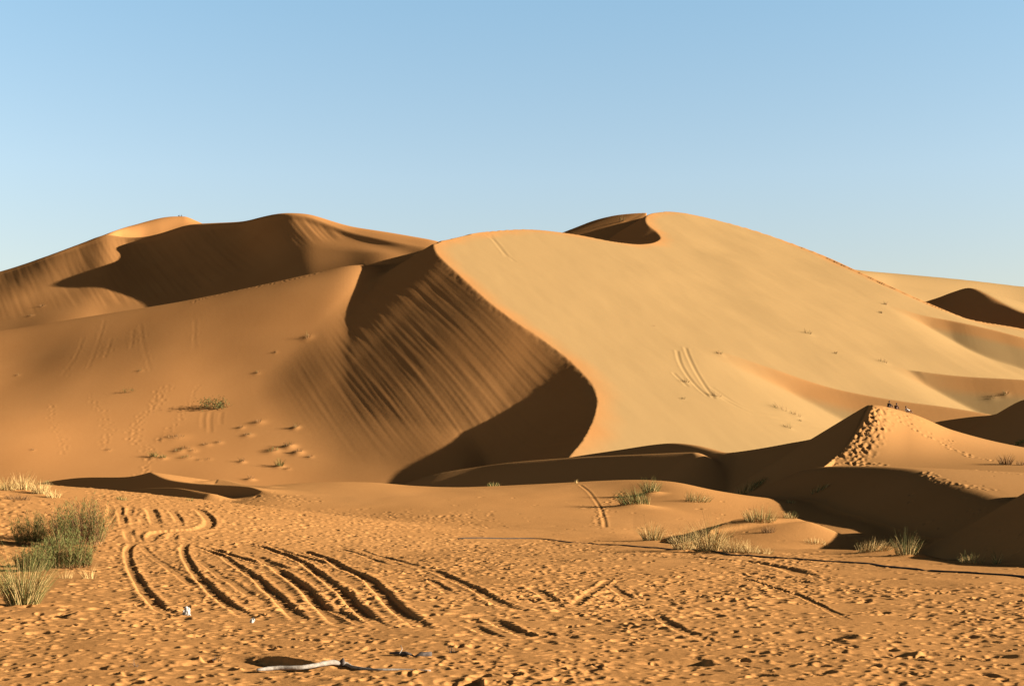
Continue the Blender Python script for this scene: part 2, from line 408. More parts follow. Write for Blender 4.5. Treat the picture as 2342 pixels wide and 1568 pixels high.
def build_mid(g):
    X, Y = g.X, g.Y
    # dune with the sitting people
    zl, d, s = ridge(g, [(1860, 1085, 128), (1900, 1057, 138), (1930, 1030, 145), (1962, 982, 153), (1990, 925, 160)], .62, .5, .3, .6)
    zf = g.loft([
        ([1600, 2900], [1.5, 1.5], 118, 'z'),
        ([1600, 1890, 2342, 2900], [1080, 1067, 1065, 1070], [136, 138, 136, 134]),
        ([1900, 1990, 2080, 2180, 2342, 2600, 2900], [927, 926, 945, 985, 1025, 1060, 1085], [160, 160, 166, 172, 178, 184, 188]),
        ([1600, 2900], [2., 2.], 215, 'z')])
    zf = zf-.0
    cone = xz(1990, 925, 160)
    west = cone[1]-.62*np.maximum(0, cone[0]-X)-.30*np.maximum(Y-160, 0)*0
    zP = np.where(d > 0, np.minimum(zl, 1e9), np.minimum(zf, 1e9))
    # crest line of zf along ridge: blend
    zP = np.where(d > 0, zl, smin(zf, zl+30*(1-np.exp(np.minimum(d, 0)/18)), .3))
    g.put(zP, 2, .3)
    # long low dark ridge in front of the great dune
    z, d, s = ridge(g, [(1664, 1037, 170), (1640, 1031, 173), (1590, 1018, 180), (1545, 1013, 186), (1500, 1016, 193), (1420, 1028, 203), (1320, 1043, 214), (1230, 1060, 224)], .6, .45, 1.2, 1.5)
    g.put(z, 2, .3)
    z, d, s = ridge(g, [(1600, 1040, 168), (1594, 1036, 169), (1586, 1034, 170), (1480, 1038, 174), (1310, 1046, 182), (1180, 1056, 187), (1100, 1066, 190), (1000, 1083, 192), (900, 1113, 194)], .62, .62, .8, 1.)
    g.put(z, 2, .4)
    # dark dune behind the people's dune at the right edge
    z, d, s = ridge(g, [(2700, 900, 200), (2500, 903, 214), (2400, 906, 222), (2342, 914, 229), (2316, 928, 232), (2284, 945, 236), (2220, 953, 246), (2151, 963, 258), (2100, 975, 268)], .62, .35, .5, 1.5)
    g.put(z, 2, .3)
    # dark ridge running out of the people's dune to the left
    z, d, s = ridge(g, [(1990, 928, 161), (1940, 957, 162), (1880, 996, 163.5), (1800, 1014, 166), (1700, 1031, 169), (1600, 1042, 173), (1520, 1052, 177)], .62, .4, .4, .8)
    g.put(np.where(X > xz(1990, 928, 161)[0], -50, z), 2, .3)
    # left hollow dune
    z, d, s = ridge(g, [(600, 1122, 104), (565, 1112, 107), (437, 1104, 112), (385, 1096, 115), (352, 1083, 118), (343, 1079.5, 119.5), (330, 1083, 121), (290, 1090, 126), (180, 1092, 136), (110, 1101, 142), (60, 1110, 150)], .65, .14, .06, .5)
    g.put(z, 1, .2)
    z, d, s = ridge(g, [(480, 1128, 101), (430, 1119, 103), (395, 1115, 105), (330, 1117, 109), (270, 1126, 114), (215, 1139, 118)], .65, .3, .06, .3)
    g.put(z, 1, .15)
    z, d, s = ridge(g, [(470, 1100, 118), (500, 1095, 119), (560, 1107, 116), (620, 1112, 114)], .3, .2, .2, .3)
    g.put(z, 1, .3)

def build_near(g):
    X, Y = g.X, g.Y
    uu = [-1400, -300, 0, 110, 200, 330, 480, 600, 800, 1000, 1200, 1400, 1470, 1530, 1600, 1800, 2000, 2342, 3700]
    def cv(vs, Ys):
        return (uu, np.interp(uu, *vs), np.interp(uu, *Ys) if np.ndim(Ys) else Ys)
    gnd = g.loft([
        (uu, [0.]*19, 5, 'z'), (uu, [0.]*19, 30, 'z'),
        cv(([-300, 0, 200, 480, 900, 1400, 1700, 2000, 2342], [1244, 1243, 1241, 1242, 1243, 1246, 1250, 1262, 1297]), ([0, 480, 1700, 2000, 2342], [55, 55.5, 53.5, 46, 36])),
        cv(([-300, 0, 130, 250, 480, 900, 1400, 1700, 2000, 2342], [1215, 1215, 1205, 1200, 1201, 1204, 1218, 1260, 1285, 1310]), ([0, 480, 900, 1400, 1800, 2342], [68, 76, 76, 70, 58, 45])),
        cv(([-300, 0, 130, 250, 350, 480, 620, 800, 1000, 1200, 1400, 1470, 1540, 1700, 2342], [1130, 1138, 1146, 1155, 1158, 1153, 1136, 1142, 1142, 1144, 1147, 1152, 1165, 1200, 1215]), ([0, 250, 480, 1400, 1600, 2000], [88, 98, 100, 100, 90, 80])),
        cv(([-300, 0, 120, 250, 350, 430, 500, 590, 700, 790, 896, 1000, 1093, 1230, 1318, 1434, 1470, 1540, 1700, 2342], [1120, 1130, 1148, 1162, 1166, 1150, 1132, 1112, 1101, 1100, 1112, 1113, 1111, 1107, 1103, 1097, 1096, 1098, 1140, 1160]), ([0, 350, 480, 800, 1434, 1600], [106, 112, 120, 125, 118, 110])),
        (uu, np.interp(uu, [-300, 0, 120, 350, 600, 1500, 2342], [1, .2, -.6, -1.2, .8, 0, -1]), 150, 'z'),
        (uu, [-1.]*19, 200, 'z')], 45)
    # a small lip hides the dip behind the track area
    gnd = gnd+.16*np.exp(-((Y-56.5)/2.2)**2)*sstep(150, 260, g.U)*sstep(1000, 500, g.U)-.35*np.exp(-((Y-61)/2.6)**2)*sstep(100, 230, g.U)*sstep(1000, 500, g.U)
    gnd = gnd+.10*fbm(X/9., Y/14., 61, 3)*sstep(10, 40, Y)+.05*fbm(X/2.5, Y/3., 64, 2)*sstep(90, 60, Y)
    win = gnd > g.Z; g.L[win] = 0
    g.L[win & (Y > 64)] = 1
    g.Z[:] = smax(gnd, g.Z, .35)
    # left grassy mound
    z, d, s = ridge(g, [(-300, 1078, 64), (-100, 1094, 66), (0, 1104, 68), (60, 1112, 71), (110, 1122, 75), (190, 1140, 84), (250, 1154, 95)], .2, .12, 4, 4, 14)
    g.put(z, 1, .6)
    # near right dune: brink that rolls into the shaded hollow
    z, d, s = ridge(g, [(2600, 1190, 58), (2342, 1150, 71), (2240, 1119, 82), (2160, 1094, 91), (2112, 1075.5, 98), (2060, 1069, 105), (2000, 1066, 112), (1900, 1066, 122), (1860, 1072, 128)], .5, .05, 1.4, 2)
    g.put(z, 2, .4)
    # dune outside the frame on the right whose shadow fills the hollow
    off = [(14.6, 33, .2), (15.6, 38, .95), (17.2, 45, 1.5), (21, 54, 2.5), (25.5, 62, 3.7), (28.5, 67, 4.3), (30.5, 72, 3.9), (32, 77, 2.6), (33, 81, 1.5)]
    z, d, s = ridge(g, [(UC+x*F/y, VH-(zz-CAMH)*F/y, y) for x, y, zz in off], .62, .2, .3, .6)
    g.put(z, 2, .4)
    # small sunlit nose with grass on it
    z, d, s = ridge(g, [(1560, 1222, 62), (1640, 1200, 62), (1700, 1186, 62), (1760, 1181, 61), (1815, 1184, 60), (1840, 1192, 59.5)], .5, .12, .4, 1.)
    g.put(z, 1, .3)
    z, d, s = ridge(g, [(1960, 1262, 46), (2010, 1248, 46), (2060, 1256, 45), (2085, 1275, 43)], .3, .2, .3, .5)
    g.put(z, 1, .25)
def conv(x0, y0, sc, pts):
    """positions read off an enlarged piece of the picture"""
    return [((x/sc+x0)/1.0931, (y/sc+y0)/1.0931) for x, y in pts]

C1 = (260, 1250, 4.684); C2 = (700, 1330, 4.684); C3 = (1150, 1380, 4.684); C4 = (1600, 1360, 4.684)
# wheel tracks: (points, half width m, depth m, bank height m)
TRACKS = [
    (conv(*C1, [(345, 500), (280, 570), (278, 660), (310, 780), (370, 900), (440, 1020), (520, 1120), (620, 1230), (720, 1310), (850, 1365)]), .13, .10, .05),
    (conv(*C1, [(420, 520), (500, 600), (620, 700), (760, 790), (900, 890), (1050, 990), (1200, 1080)]), .12, .035, .02),
    (conv(*C1, [(965, 495), (930, 560), (950, 660), (1010, 770), (1090, 880), (1190, 980), (1310, 1110), (1450, 1220), (1600, 1320), (1720, 1390)]), .13, .10, .05),
    (conv(*C1, [(1080, 690), (1250, 800), (1450, 930), (1650, 1070), (1800, 1170), (1950, 1260)]), .12, .04, .02),
    (conv(*C1, [(1000, 525), (1200, 580), (1380, 650), (1560, 770), (1720, 880), (1870, 1000), (2000, 1110), (2150, 1260), (2310, 1420)]), .14, .11, .05),
    (conv(*C1, [(1180, 540), (1400, 610), (1620, 680), (1850, 740), (2050, 830), (2200, 930), (2342, 1030)])+conv(*C2, [(360, 740), (480, 870), (600, 980), (720, 1070), (830, 1105)]), .15, .12, .06),
    (conv(*C1, [(1750, 640), (1900, 720), (2060, 790), (2150, 850)]), .2, .12, .04),
    (conv(*C1, [(1380, 490), (1700, 510), (1900, 560), (2100, 640)])+conv(*C2, [(0, 240), (150, 300), (330, 400), (480, 510), (620, 620), (780, 750), (900, 880), (1050, 1010), (1200, 1110)]), .14, .12, .06),
    (conv(*C1, [(1900, 530), (2100, 580)])+conv(*C2, [(0, 200), (250, 280), (450, 340), (620, 400)]), .12, .09, .04),
    (conv(*C2, [(230, 200), (400, 260), (560, 320), (700, 400), (850, 460), (1000, 540), (1120, 640), (1220, 740), (1330, 860), (1450, 960), (1570, 1040), (1700, 1130)]), .16, .14, .06),
    (conv(*C2, [(660, 185), (850, 230), (1000, 280), (1180, 350), (1330, 395)]), .12, .09, .03),
    (conv(*C2, [(770, 170), (900, 195), (1060, 250), (1250, 300), (1450, 350), (1700, 430)]), .12, .08, .03),
    (conv(*C2, [(580, 870), (700, 940), (850, 1020), (1000, 1100)]), .1, .09, .04),
    (conv(*C2, [(1600, 520), (1760, 570), (1880, 640), (2000, 730)]), .12, .09, .03),
    (conv(*C2, [(1750, 430), (2000, 540)])+conv(*C3, [(0, 350), (150, 420), (300, 500), (430, 580), (560, 640), (700, 710)]), .14, .11, .04),
    (conv(*C3, [(30, 820), (200, 890), (350, 960), (480, 1000)]), .12, .09, .03),
    (conv(*C3, [(280, 760), (450, 830), (600, 900), (800, 980), (850, 1010)]), .14, .10, .04),
    (conv(*C3, [(800, 870), (950, 930), (1080, 990)]), .12, .07, .03),
    (conv(*C3, [(1100, 930), (1250, 990), (1430, 1020)]), .12, .09, .03),
    (conv(*C3, [(820, 420), (950, 470), (1080, 580), (1160, 610)]), .12, .08, .03),
    (conv(*C3, [(1780, 310), (1600, 420), (1450, 530), (1300, 640), (1100, 690)]), .11, .06, .05),
    (conv(*C3, [(1720, 370), (1850, 450), (1950, 520), (2050, 570)]), .11, .08, .03),
    (conv(*C4, [(1100, 370), (1400, 450), (1650, 530), (1850, 590), (2000, 660), (2150, 730), (2342, 840), (2460, 890)]), .08, .09, .015),
    (conv(*C4, [(90, 770), (200, 840), (350, 930), (500, 1010), (620, 1050), (850, 1140), (1050, 1200)]), .11, .08, .03),
    (conv(*C4, [(400, 148), (700, 158), (1000, 183), (1300, 204), (1500, 236), (1700, 276), (1850, 335), (1950, 362)]), .3, .17, .05),
    (conv(*C1, [(95, 50), (85, 130), (55, 230), (20, 300)]), .2, .12, .05),
    (conv(*C1, [(165, 55), (185, 130), (140, 220), (80, 300)]), .16, .09, .05),
    (conv(*C1, [(185, 120), (215, 220), (232, 300)]), .16, .10, .05),
    (conv(*C1, [(290, 325), (290, 400), (345, 490)]), .2, .13, .06),
    (conv(*C1, [(320, 60), (300, 130), (275, 200)]), .15, .07, .03),
    (conv(*C1, [(510, 80), (560, 130), (590, 230), (610, 315)]), .24, .15, .06),
    (conv(*C1, [(780, 110), (850, 190), (890, 285)]), .18, .11, .04),
    (conv(*C1, [(950, 75), (1080, 100), (1180, 165), (1238, 250), (1190, 315), (1050, 350), (800, 360), (640, 380), (560, 430), (480, 490)]), .24, .17, .07),
    (conv(*C1, [(380, 370), (395, 430), (410, 490)]), .18, .10, .03),
    (conv(*C1, [(820, 380), (780, 470)]), .18, .10, .03),
    (conv(*C1, [(430, 190), (460, 240), (495, 310)]), .16, .06, .03),
]

def build_sand(g, quick=False):
    """trodden sand: ripples, foot and hoof prints, wheel tracks (rows nearer than about 110 m)"""
    X, Y = g.X, g.Y
    near = sstep(115, 60, Y)
    U2 = g.U[None, :]+0*Y
    flat = sstep(1.2, .2, np.abs(g.Z)) if False else 1.0
    # where the sand is smooth, trodden or in between
    dens = .60+.85*fbm(X/3.2, Y/5.5, 101, 3)
    dens = dens*(1-.85*np.exp(-((U2-1500)/170)**2-((Y-38)/6.0)**2))           # smooth patch right of centre
    dens = dens*(1-.9*sstep(1800, 2000, U2)*sstep(26, 30, Y))                  # smooth strip by the hose
    dens = dens*(1-.6*sstep(330, 180, U2)*sstep(17, 23, Y)*sstep(45, 30, Y))
    dens = dens*(1-.97*sstep(640, 760, U2)*sstep(84, 92, Y))*(1-.97*sstep(1000, 1200, U2)*sstep(56, 62, Y))*(1-.97*sstep(1380, 1450, U2)*sstep(43, 48, Y))
    dens = dens*(1-.9*sstep(260, 180, U2)*sstep(52, 58, Y))
    dens = np.clip(dens, 0.02, 1.2)*sstep(106, 96, Y)
    g.dens = dens
    rough = .016*fbm(X/.55, Y/.75, 111, 3)+.006*fbm(X/.16, Y/.22, 115, 2)+.03*fbm(X/1.6, Y/2.2, 118, 2)
    g.Z[:] = g.Z+rough*(.25+.85*dens)*sstep(110, 70, Y)*(.45+.55*sstep(14, 26, Y))
    # prints
    rng = np.random.RandomState(5)
    n = 1500 if quick else 17000
    cnt = 0
    y0s = 9+ (104-9)*rng.rand(n*3)**1.5
    u0s = -120+2600*rng.rand(n*3)
    for y0, u0 in zip(y0s, u0s):
        i = np.searchsorted(g.Yr, y0); j = np.searchsorted(g.U, u0)
        if i >= len(g.Yr)-1 or j >= len(g.U)-1: continue
        if rng.rand() > dens[i, j]*min(1, y0/34+.08): continue
        cnt += 1
        if cnt > n: break
        x0 = (u0-UC)*y0/F
        big = rng.rand()
        L = (.075+.075*rng.rand())*(1.25 if big > .93 else 1); Wd = L*(.45+.4*rng.rand())
        sc = 1+.010*max(0, y0-30)
        near_s = .68+.32*sstep(14, 27, y0); sc2 = near_s
        L *= sc*near_s; Wd *= sc*near_s
        h = (.011+.026*rng.rand())*(1.4 if big > .93 else 1)*sc*near_s*.92
        th = rng.rand()*np.pi; c, s = np.cos(th), np.sin(th)
        R = L*2.3
        a, b = np.searchsorted(g.Yr, [y0-R, y0+R]); du = R*F/y0
        p, q = np.searchsorted(g.U, [u0-du, u0+du])
        if b-a < 2 or q-p < 2: continue
        dx = X[a:b, p:q]-x0; dy = Y[a:b, p:q]-y0
        e1 = (dx*c+dy*s)/L; e2 = (-dx*s+dy*c)/Wd
        r = np.sqrt(e1*e1+e2*e2)
        k = rng.rand()
        g.Z[a:b, p:q] += h*(-np.exp(-r**4)+.3*np.exp(-((r-1.35)/.42)**2)*(1+.9*np.sin(np.arctan2(e2, e1)+6.28*k)))
    # wheel tracks
    for ti, (uv, hw, dep, bank) in enumerate(TRACKS):
        if 10 <= ti <= 23: dep = dep*.72
        hw = hw*.78
        P = spline([g.hit(u, v, 9, 112, g.Z0) for u, v in uv], 5)
        y0, y1 = P[:, 1].min()-1.5, P[:, 1].max()+1.5
        a, b = np.searchsorted(g.Yr, [y0, y1])
        ulo = (UC+(P[:, 0]-1.6)*F/P[:, 1]).min(); uhi = (UC+(P[:, 0]+1.6)*F/P[:, 1]).max()
        p, q = np.searchsorted(g.U, [ulo, uhi])
        xx, yy = X[a:b, p:q], Y[a:b, p:q]
        d, s = polydist(xx, yy, P)
        end = sstep(0, 1.2, s)*(.25*sstep(0, .3, s.max()-s)+.75*sstep(0, min(3.5, .45*s.max()), s.max()-s))*(.85+.25*perlin(s*.35, d*0+ti*3.1, 8))
        wob = .035*np.sin(s*(6.283/.26)+3*perlin(s*.8, d*0+ti, 7))*sstep(.25, .8, np.abs(d)/hw)
        ad = np.abs(d)+wob*(hw/.13)*.8
        m = sstep(hw*2.6, hw*1.7, ad)*end
        base = g.Z[a:b, p:q]
        smooth = g.Z0[a:b, p:q]+.25*(base-g.Z0[a:b, p:q])
        prof = -dep*.35*sstep(hw*1.25, hw*.95, ad)+bank*.35*np.exp(-((ad-hw*1.6)/(hw*.55))**2)
        inside = sstep(hw*1.7, hw*1.0, ad)*end
        g.Z[a:b, p:q] = base*(1-inside)+smooth*inside+prof*end
    # hollow scooped beside the bleached branch, and some bigger hollows at the bottom edge
    def scoop(u, v, rx, ry, dep, skew=0.0):
        x0, y0, z0 = g.hit(u, v, 8, 60, g.Z0)
        a, b = np.searchsorted(g.Yr, [y0-3*ry, y0+3*ry])
        dx = (X[a:b]-x0)/rx; dy = (Y[a:b]-y0-skew*(X[a:b]-x0))/ry
        f = sstep(1.0, .72, np.where(dx > 0, dx, -dx*.62))*np.exp(-dy**2)
        tap = np.interp(dx, [-1.7, -.5, .5, 1], [.15, .6, 1, 1])
        g.Z[a:b] -= dep*f*tap
        g.Z[a:b] += dep*.28*np.exp(-((dx-1.08)/.16)**2-(dy*.8)**2)
    # small ledge of sand whose shaded side makes the long dark hollow behind the branch
    P = spline([g.hit(u, v, 9, 60, g.Z0) for u, v in [(330, 1522), (400, 1519), (470, 1513), (540, 1508), (600, 1511), (660, 1520), (700, 1529), (716, 1536)]], 6)
    a, b = np.searchsorted(g.Yr, [P[:, 1].min()-2, P[:, 1].max()+2.5])
    d, sA = polydist(X[a:b], Y[a:b], P)
    q = sA/sA.max(); hL = (.035*sstep(0, .12, q)+.055*sstep(.35, .7, q))*sstep(0, .12, 1-q)
    tip = sstep(0, .02, q)*sstep(0, .02, 1-q)
    d = d+.025*fbm(X[a:b]/.12, Y[a:b]/.2, 131, 2)
    g.Z[a:b] += tip*np.where(d > 0, hL*.75*np.exp(-(np.maximum(d-.05, 0)/.75)**1.3)*sstep(0, .09, d), -hL*.45*np.exp(-(d/.26)**2)*sstep(0, .06, -d))
    scoop(1075, 1562, .12, .12, .10); scoop(1010, 1560, .14, .08, .06)
    scoop(1560, 1515, .3, .14, .08); scoop(1880, 1455, .4, .18, .06); scoop(1990, 1490, .5, .12, .07); scoop(2200, 1500, .6, .14, .08)
    scoop(100, 1405, .45, .25, .08)
    # hummocks of sand under the plants
def trail(g, uv, y0, y1, step, r, dep, seed, spread=.3, n=1):
    """a line of foot prints"""
    rng = np.random.RandomState(seed)
    P = spline([g.hit(u, v, y0, y1) for u, v in uv], 6)
    L = np.concatenate([[0], np.cumsum(np.linalg.norm(np.diff(P[:, :2], axis=0), axis=1))])
    for s in np.arange(0, L[-1], step):
        for _ in range(n):
            t = s+rng.normal()*step*.3
            x0 = np.interp(t, L, P[:, 0])+rng.normal()*spread; yy = np.interp(t, L, P[:, 1])+rng.normal()*spread
            R = 2.4*r; a, b = np.searchsorted(g.Yr, [yy-R, yy+R]); du = R*F/yy; u0 = UC+x0*F/yy
            p, q = np.searchsorted(g.U, [u0-du, u0+du])
            if b-a < 1 or q-p < 1: continue
            th = rng.rand()*3.14; ra = r*(.75+.5*rng.rand()); rb = ra*(.55+.5*rng.rand()); c, sn = math.cos(th), math.sin(th)
            ddx = g.X[a:b, p:q]-x0; ddy = g.Y[a:b, p:q]-yy
            e = np.sqrt(((ddx*c+ddy*sn)/ra)**2+((-ddx*sn+ddy*c)/rb)**2)
            k = dep*(.6+.8*rng.rand())
            g.Z[a:b, p:q] += k*(-np.exp(-e**2*1.5)+.45*np.exp(-((e-1.4)/.4)**2))
def groove(g, uv, y0, y1, hw, dep):
    P = spline([g.hit(u, v, y0, y1) for u, v in uv], 6)
    a, b = np.searchsorted(g.Yr, [P[:, 1].min()-3, P[:, 1].max()+3])
    us = UC+P[:, 0]*F/P[:, 1]; p, q = np.searchsorted(g.U, [us.min()-40, us.max()+40])
    d, s = polydist(g.X[a:b, p:q], g.Y[a:b, p:q], P)
    e = sstep(0, 3*hw, s)*sstep(0, 3*hw, s.max()-s)
    g.Z[a:b, p:q] += e*dep*(-np.exp(-(d/hw)**2)+.5*np.exp(-((np.abs(d)-1.9*hw)/(.7*hw))**2))

def build_marks(g):
    m = g.sub(195, 430)
    for uv in ([(1548, 800), (1556, 830), (1575, 862), (1600, 890), (1622, 908)], [(1567, 793), (1575, 815), (1592, 850), (1612, 882), (1634, 912)], [(1538, 850), (1560, 872), (1575, 885)]):
        groove(m, uv, 195, 430, .36, .10)
    for uv in ([(1640, 905), (1720, 945), (1800, 962), (1890, 982)], [(1620, 880), (1700, 930), (1780, 950)], [(1120, 535), (1150, 575), (1180, 600)], [(1108, 532), (1140, 560), (1160, 590)]):
        groove(m, uv, 195, 430, .5, .05)
    trail(m, [(385, 880), (350, 930), (300, 990), (350, 1040), (330, 1085)], 235, 395, 1.4, .5, .06, 3, .9, 2)
    trail(m, [(455, 880), (430, 930), (385, 985), (350, 1010)], 235, 395, 1.2, .45, .055, 4, .5)
    trail(m, [(205, 905), (235, 950), (250, 985), (230, 1030)], 235, 395, 1.2, .45, .05, 5, .5)
    trail(m, [(110, 925), (130, 980), (150, 1040)], 235, 395, 1.2, .45, .045, 6, .5)
    for uv in ([(240, 730), (222, 790), (200, 845)], [(255, 770), (240, 820)], [(190, 770), (170, 820), (140, 860)], [(445, 730), (444, 800)], [(320, 740), (330, 800), (345, 850)], [(305, 750), (300, 800)]):
        groove(m, uv, 235, 395, .4, .011); trail(m, uv, 235, 395, .9, .4, .022, 7, .9)
    trail(m, [(440, 690), (560, 660), (700, 632), (830, 602)], 300, 420, 1.1, .45, .08, 8, .7, 2)
    for x, v1, dp in ((466, 980, .02), (483, 990, .028), (507, 972, .02)):
        groove(m, [(x, 940), (x-3, 960), (x-2, v1)], 235, 395, .4, dp)
    r = g.sub(125, 185)
    # the trodden edge of the people's dune
    for k in range(4):
        o = 6+13*k
        trail(r, [(1993+o*.6, 932+o*.2), (1966+o, 982), (1934+o, 1030), (1908+o*1.2, 1052)], 128, 175, .55, .3, .125-.02*k, 20+k, .45, 3)
    trail(r, [(1900, 1056), (1950, 1060), (2010, 1063)], 125, 170, .6, .28, .12, 27, .5, 2)
    trail(r, [(2030, 935), (2075, 975), (2130, 1000), (2200, 1035), (2260, 1052)], 128, 185, .75, .25, .14, 30, .25)
    trail(r, [(2010, 935), (2060, 960), (2120, 985), (2200, 1020)], 128, 185, .9, .25, .14, 31, .5)
    trail(r, [(2040, 945), (2100, 960), (2160, 985)], 128, 185, 1.0, .25, .12, 32, .6)
    n = g.sub(50, 125)
    trail(n, [(2115, 1078), (2140, 1095), (2180, 1105), (2260, 1120)], 60, 125, .5, .2, .08, 40, .2)
    trail(n, [(2342, 1085), (2270, 1078), (2200, 1070)], 60, 125, .6, .2, .06, 41, .3)
    groove(n, [(1326, 1108), (1352, 1130), (1372, 1160), (1382, 1190), (1384, 1205)], 60, 125, .1, .025)
    trail(n, [(1420, 1125), (1392, 1150), (1370, 1180), (1365, 1200)], 60, 125, .5, .16, .06, 42, .15)

def hummock(g, x0, y0, r, h):
    a, b = np.searchsorted(g.Yr, [y0-3*r, y0+3*r])
    du = 3*r*F/y0; u0 = UC+x0*F/y0
    p, q = np.searchsorted(g.U, [u0-du, u0+du])
    dx = (g.X[a:b, p:q]-x0)/r; dy = (g.Y[a:b, p:q]-y0)/r
    g.Z[a:b, p:q] += h*(.5 if y0 > 180 else 1)*np.exp(-(dx*dx+dy*dy)*1.6)

def make_axes(du, ks):
    U = np.concatenate([np.arange(-1400, -70, du*9), np.arange(-70, 2412, du), np.arange(2412, 3700, du*9)])
    y = [6.0]
    while y[-1] < 850:
        Y = y[-1]
        d = max(min(.034*(1 if Y < 22 else (Y/22)**1.55), Y*(.0036 if Y < 88 or 205 < Y < 232 or Y > 580 else .0018)), .02)*ks
        y.append(Y+d)
    while y[-1] < 1600: y.append(y[-1]*1.03)
    return U, np.array(y)

def build_terrain(du, ks, quick=False):
    g = Grid(*make_axes(du, ks))
    build_dunes(g.sub(190, 1e9)); build_mid(g.sub(90, 300)); build_near(g.sub(0, 230))
    build_marks(g)
    g.Z0 = g.Z.copy()
    n = g.sub(0, 118); n.Z0 = g.Z0[:len(n.Yr)]
    build_sand(n, quick)
    return g
# ===TERRAIN END===
# ---------------- where the plants grow (surveyed points) and the sand heaped under them ----------------
# label, group, u, v, height px, width px, green share, blades, nearest Y, farthest Y, hummock
SLOPE_G = "scrub tufts on the left slope of the great dune"
FAR_G = "scrub tufts on the sunlit side of the great dune"
LOW_G = "grass tufts among the low dunes"
PL = []
def pl(label, group, u, v, h, w, green, n, y0, y1, hum=0, lean=0, kind="grass_tuft"):
    PL.append(dict(label=label, group=group, u=u, v=v, h=h, w=w, green=green, n=n, y0=y0, y1=y1, hum=hum, lean=lean, kind=kind))
Q = (300, 940, 3.903)
def cq(x, y): return conv(*Q, [(x, y)])[0]
def slope(label, x, y, h, w, green=.15, n=26, hum=.5):
    u, v = cq(x, y); pl(label, SLOPE_G, u, v, h, w, green, n, 235, 395, hum, 0, "scrub_tuft")
pl("small flat green bush, the upper left of the two green bushes on the orange slope", SLOPE_G, 295, 897, 11, 32, .95, 130, 235, 395, .0, 0, "scrub_bush")
pl("largest green bush on the orange slope of the great dune, with drip marks below it", SLOPE_G, 490, 936, 30, 74, .95, 420, 235, 395, .0, 0, "scrub_bush")
slope("dry scrub hummock just below the largest green slope bush, with long thin shadow", 1180, 505, 6, 14)
slope("dry scrub topping a hummock lower right of the largest green slope bush", 1350, 455, 7, 24)
slope("low dry scrub with a dark pointed shadow, right of the patch centre", 1245, 580, 6, 20)
slope("lone dry scrub on a round hummock far right in the scrub patch", 1710, 508, 10, 16, .2, 30, .8)
slope("long low row of dry scrub below and left of the largest green slope bush", 540, 602, 6, 46, .1, 50)
slope("tiny scrub at the left tail of the long dry scrub row on the slope", 410, 626, 4, 14, .1, 14, .3)
slope("thin dry scrub streak right of the long dry row on the slope", 845, 672, 5, 22, .15, 22)
slope("tiny dry scrub at the right end of the thin scrub streak on the slope", 960, 652, 5, 16, .15, 16)
slope("dry scrub topping the left scrub cluster on the slope", 640, 715, 7, 30, .25, 36)
slope("olive scrub at the left foot of the left scrub cluster on the slope", 570, 740, 6, 24, .4, 30)
slope("dry scrub at the right edge of the left scrub cluster", 710, 735, 5, 16, .2, 18)
slope("green scrub tuft at the lower left corner of the slope's scrub patch", 325, 795, 11, 20, .85, 60)
slope("small green scrub beside the lower left green tuft on the slope", 415, 803, 7, 18, .8, 40)
slope("low olive scrub below the left scrub cluster on the slope", 650, 797, 5, 26, .5, 30)
slope("tiny dry scrub left of the last pair in the bottom scrub row", 775, 818, 4, 12, .1, 12, .3)
slope("tiny dry scrub at the right end of the bottom scrub row", 860, 812, 4, 14, .1, 14, .3)
slope("pale dry scrub on a lone hummock low in the middle of the scrub patch", 1190, 840, 9, 14, .15, 26, .7)
slope("olive scrub along the ridge of the largest hummock on the slope", 1490, 735, 7, 30, .5, 40, .7)
slope("dry scrub on the top of the largest hummock on the slope", 1650, 695, 10, 24, .3, 40, .9)
slope("dry scrub on the right shoulder of the largest hummock", 1735, 752, 8, 22, .15, 28, .8)
slope("dry scrub at the rightmost tip of the curved scrub line", 1860, 788, 6, 12, .1, 16, .5)
slope("bright green scrub on the lowest hummock right of the patch", 1555, 885, 14, 20, .8, 60, .6)
slope("small dry scrub beside the bright green scrub on the lowest hummock", 1632, 907, 6, 12, .1, 16, .4)
slope("withered scrub on a bare sand knob at the very foot of the slope", 1270, 1012, 9, 18, .05, 24, .9)
for u, v, h, w, lab in [(320, 848, 5, 10, "lone dry scrub with a thin shadow above the small green slope bush"), (630, 806, 5, 8, "tiny lone scrub high on the orange slope left of the great slip face"),
        (587, 853, 6, 12, "tiny star shaped scrub below the higher lone scrub on the orange slope"), (703, 773, 12, 22, "brownish scrub smear high on the orange slope nearest to the slip face"),
        (97, 700, 7, 9, "tiny scrub on the lit patch below the far left ridge"), (70, 722, 4, 12, "tiny pale scrub just below left of the scrub on the far left lit patch"),
        (75, 1029, 4, 10, "tiny scrub near the left edge low on the bright slope"), (247, 1029, 5, 12, "tiny scrub between the left edge and the green tuft low on the slope"), (40, 858, 3, 10, "faint scrub speck at the left edge of the orange slope")]:
    pl(lab, SLOPE_G, u, v, h, w, .15, 16, 235, 470, .3, 0, "scrub_tuft")
R3 = (1700, 640, 2.722)
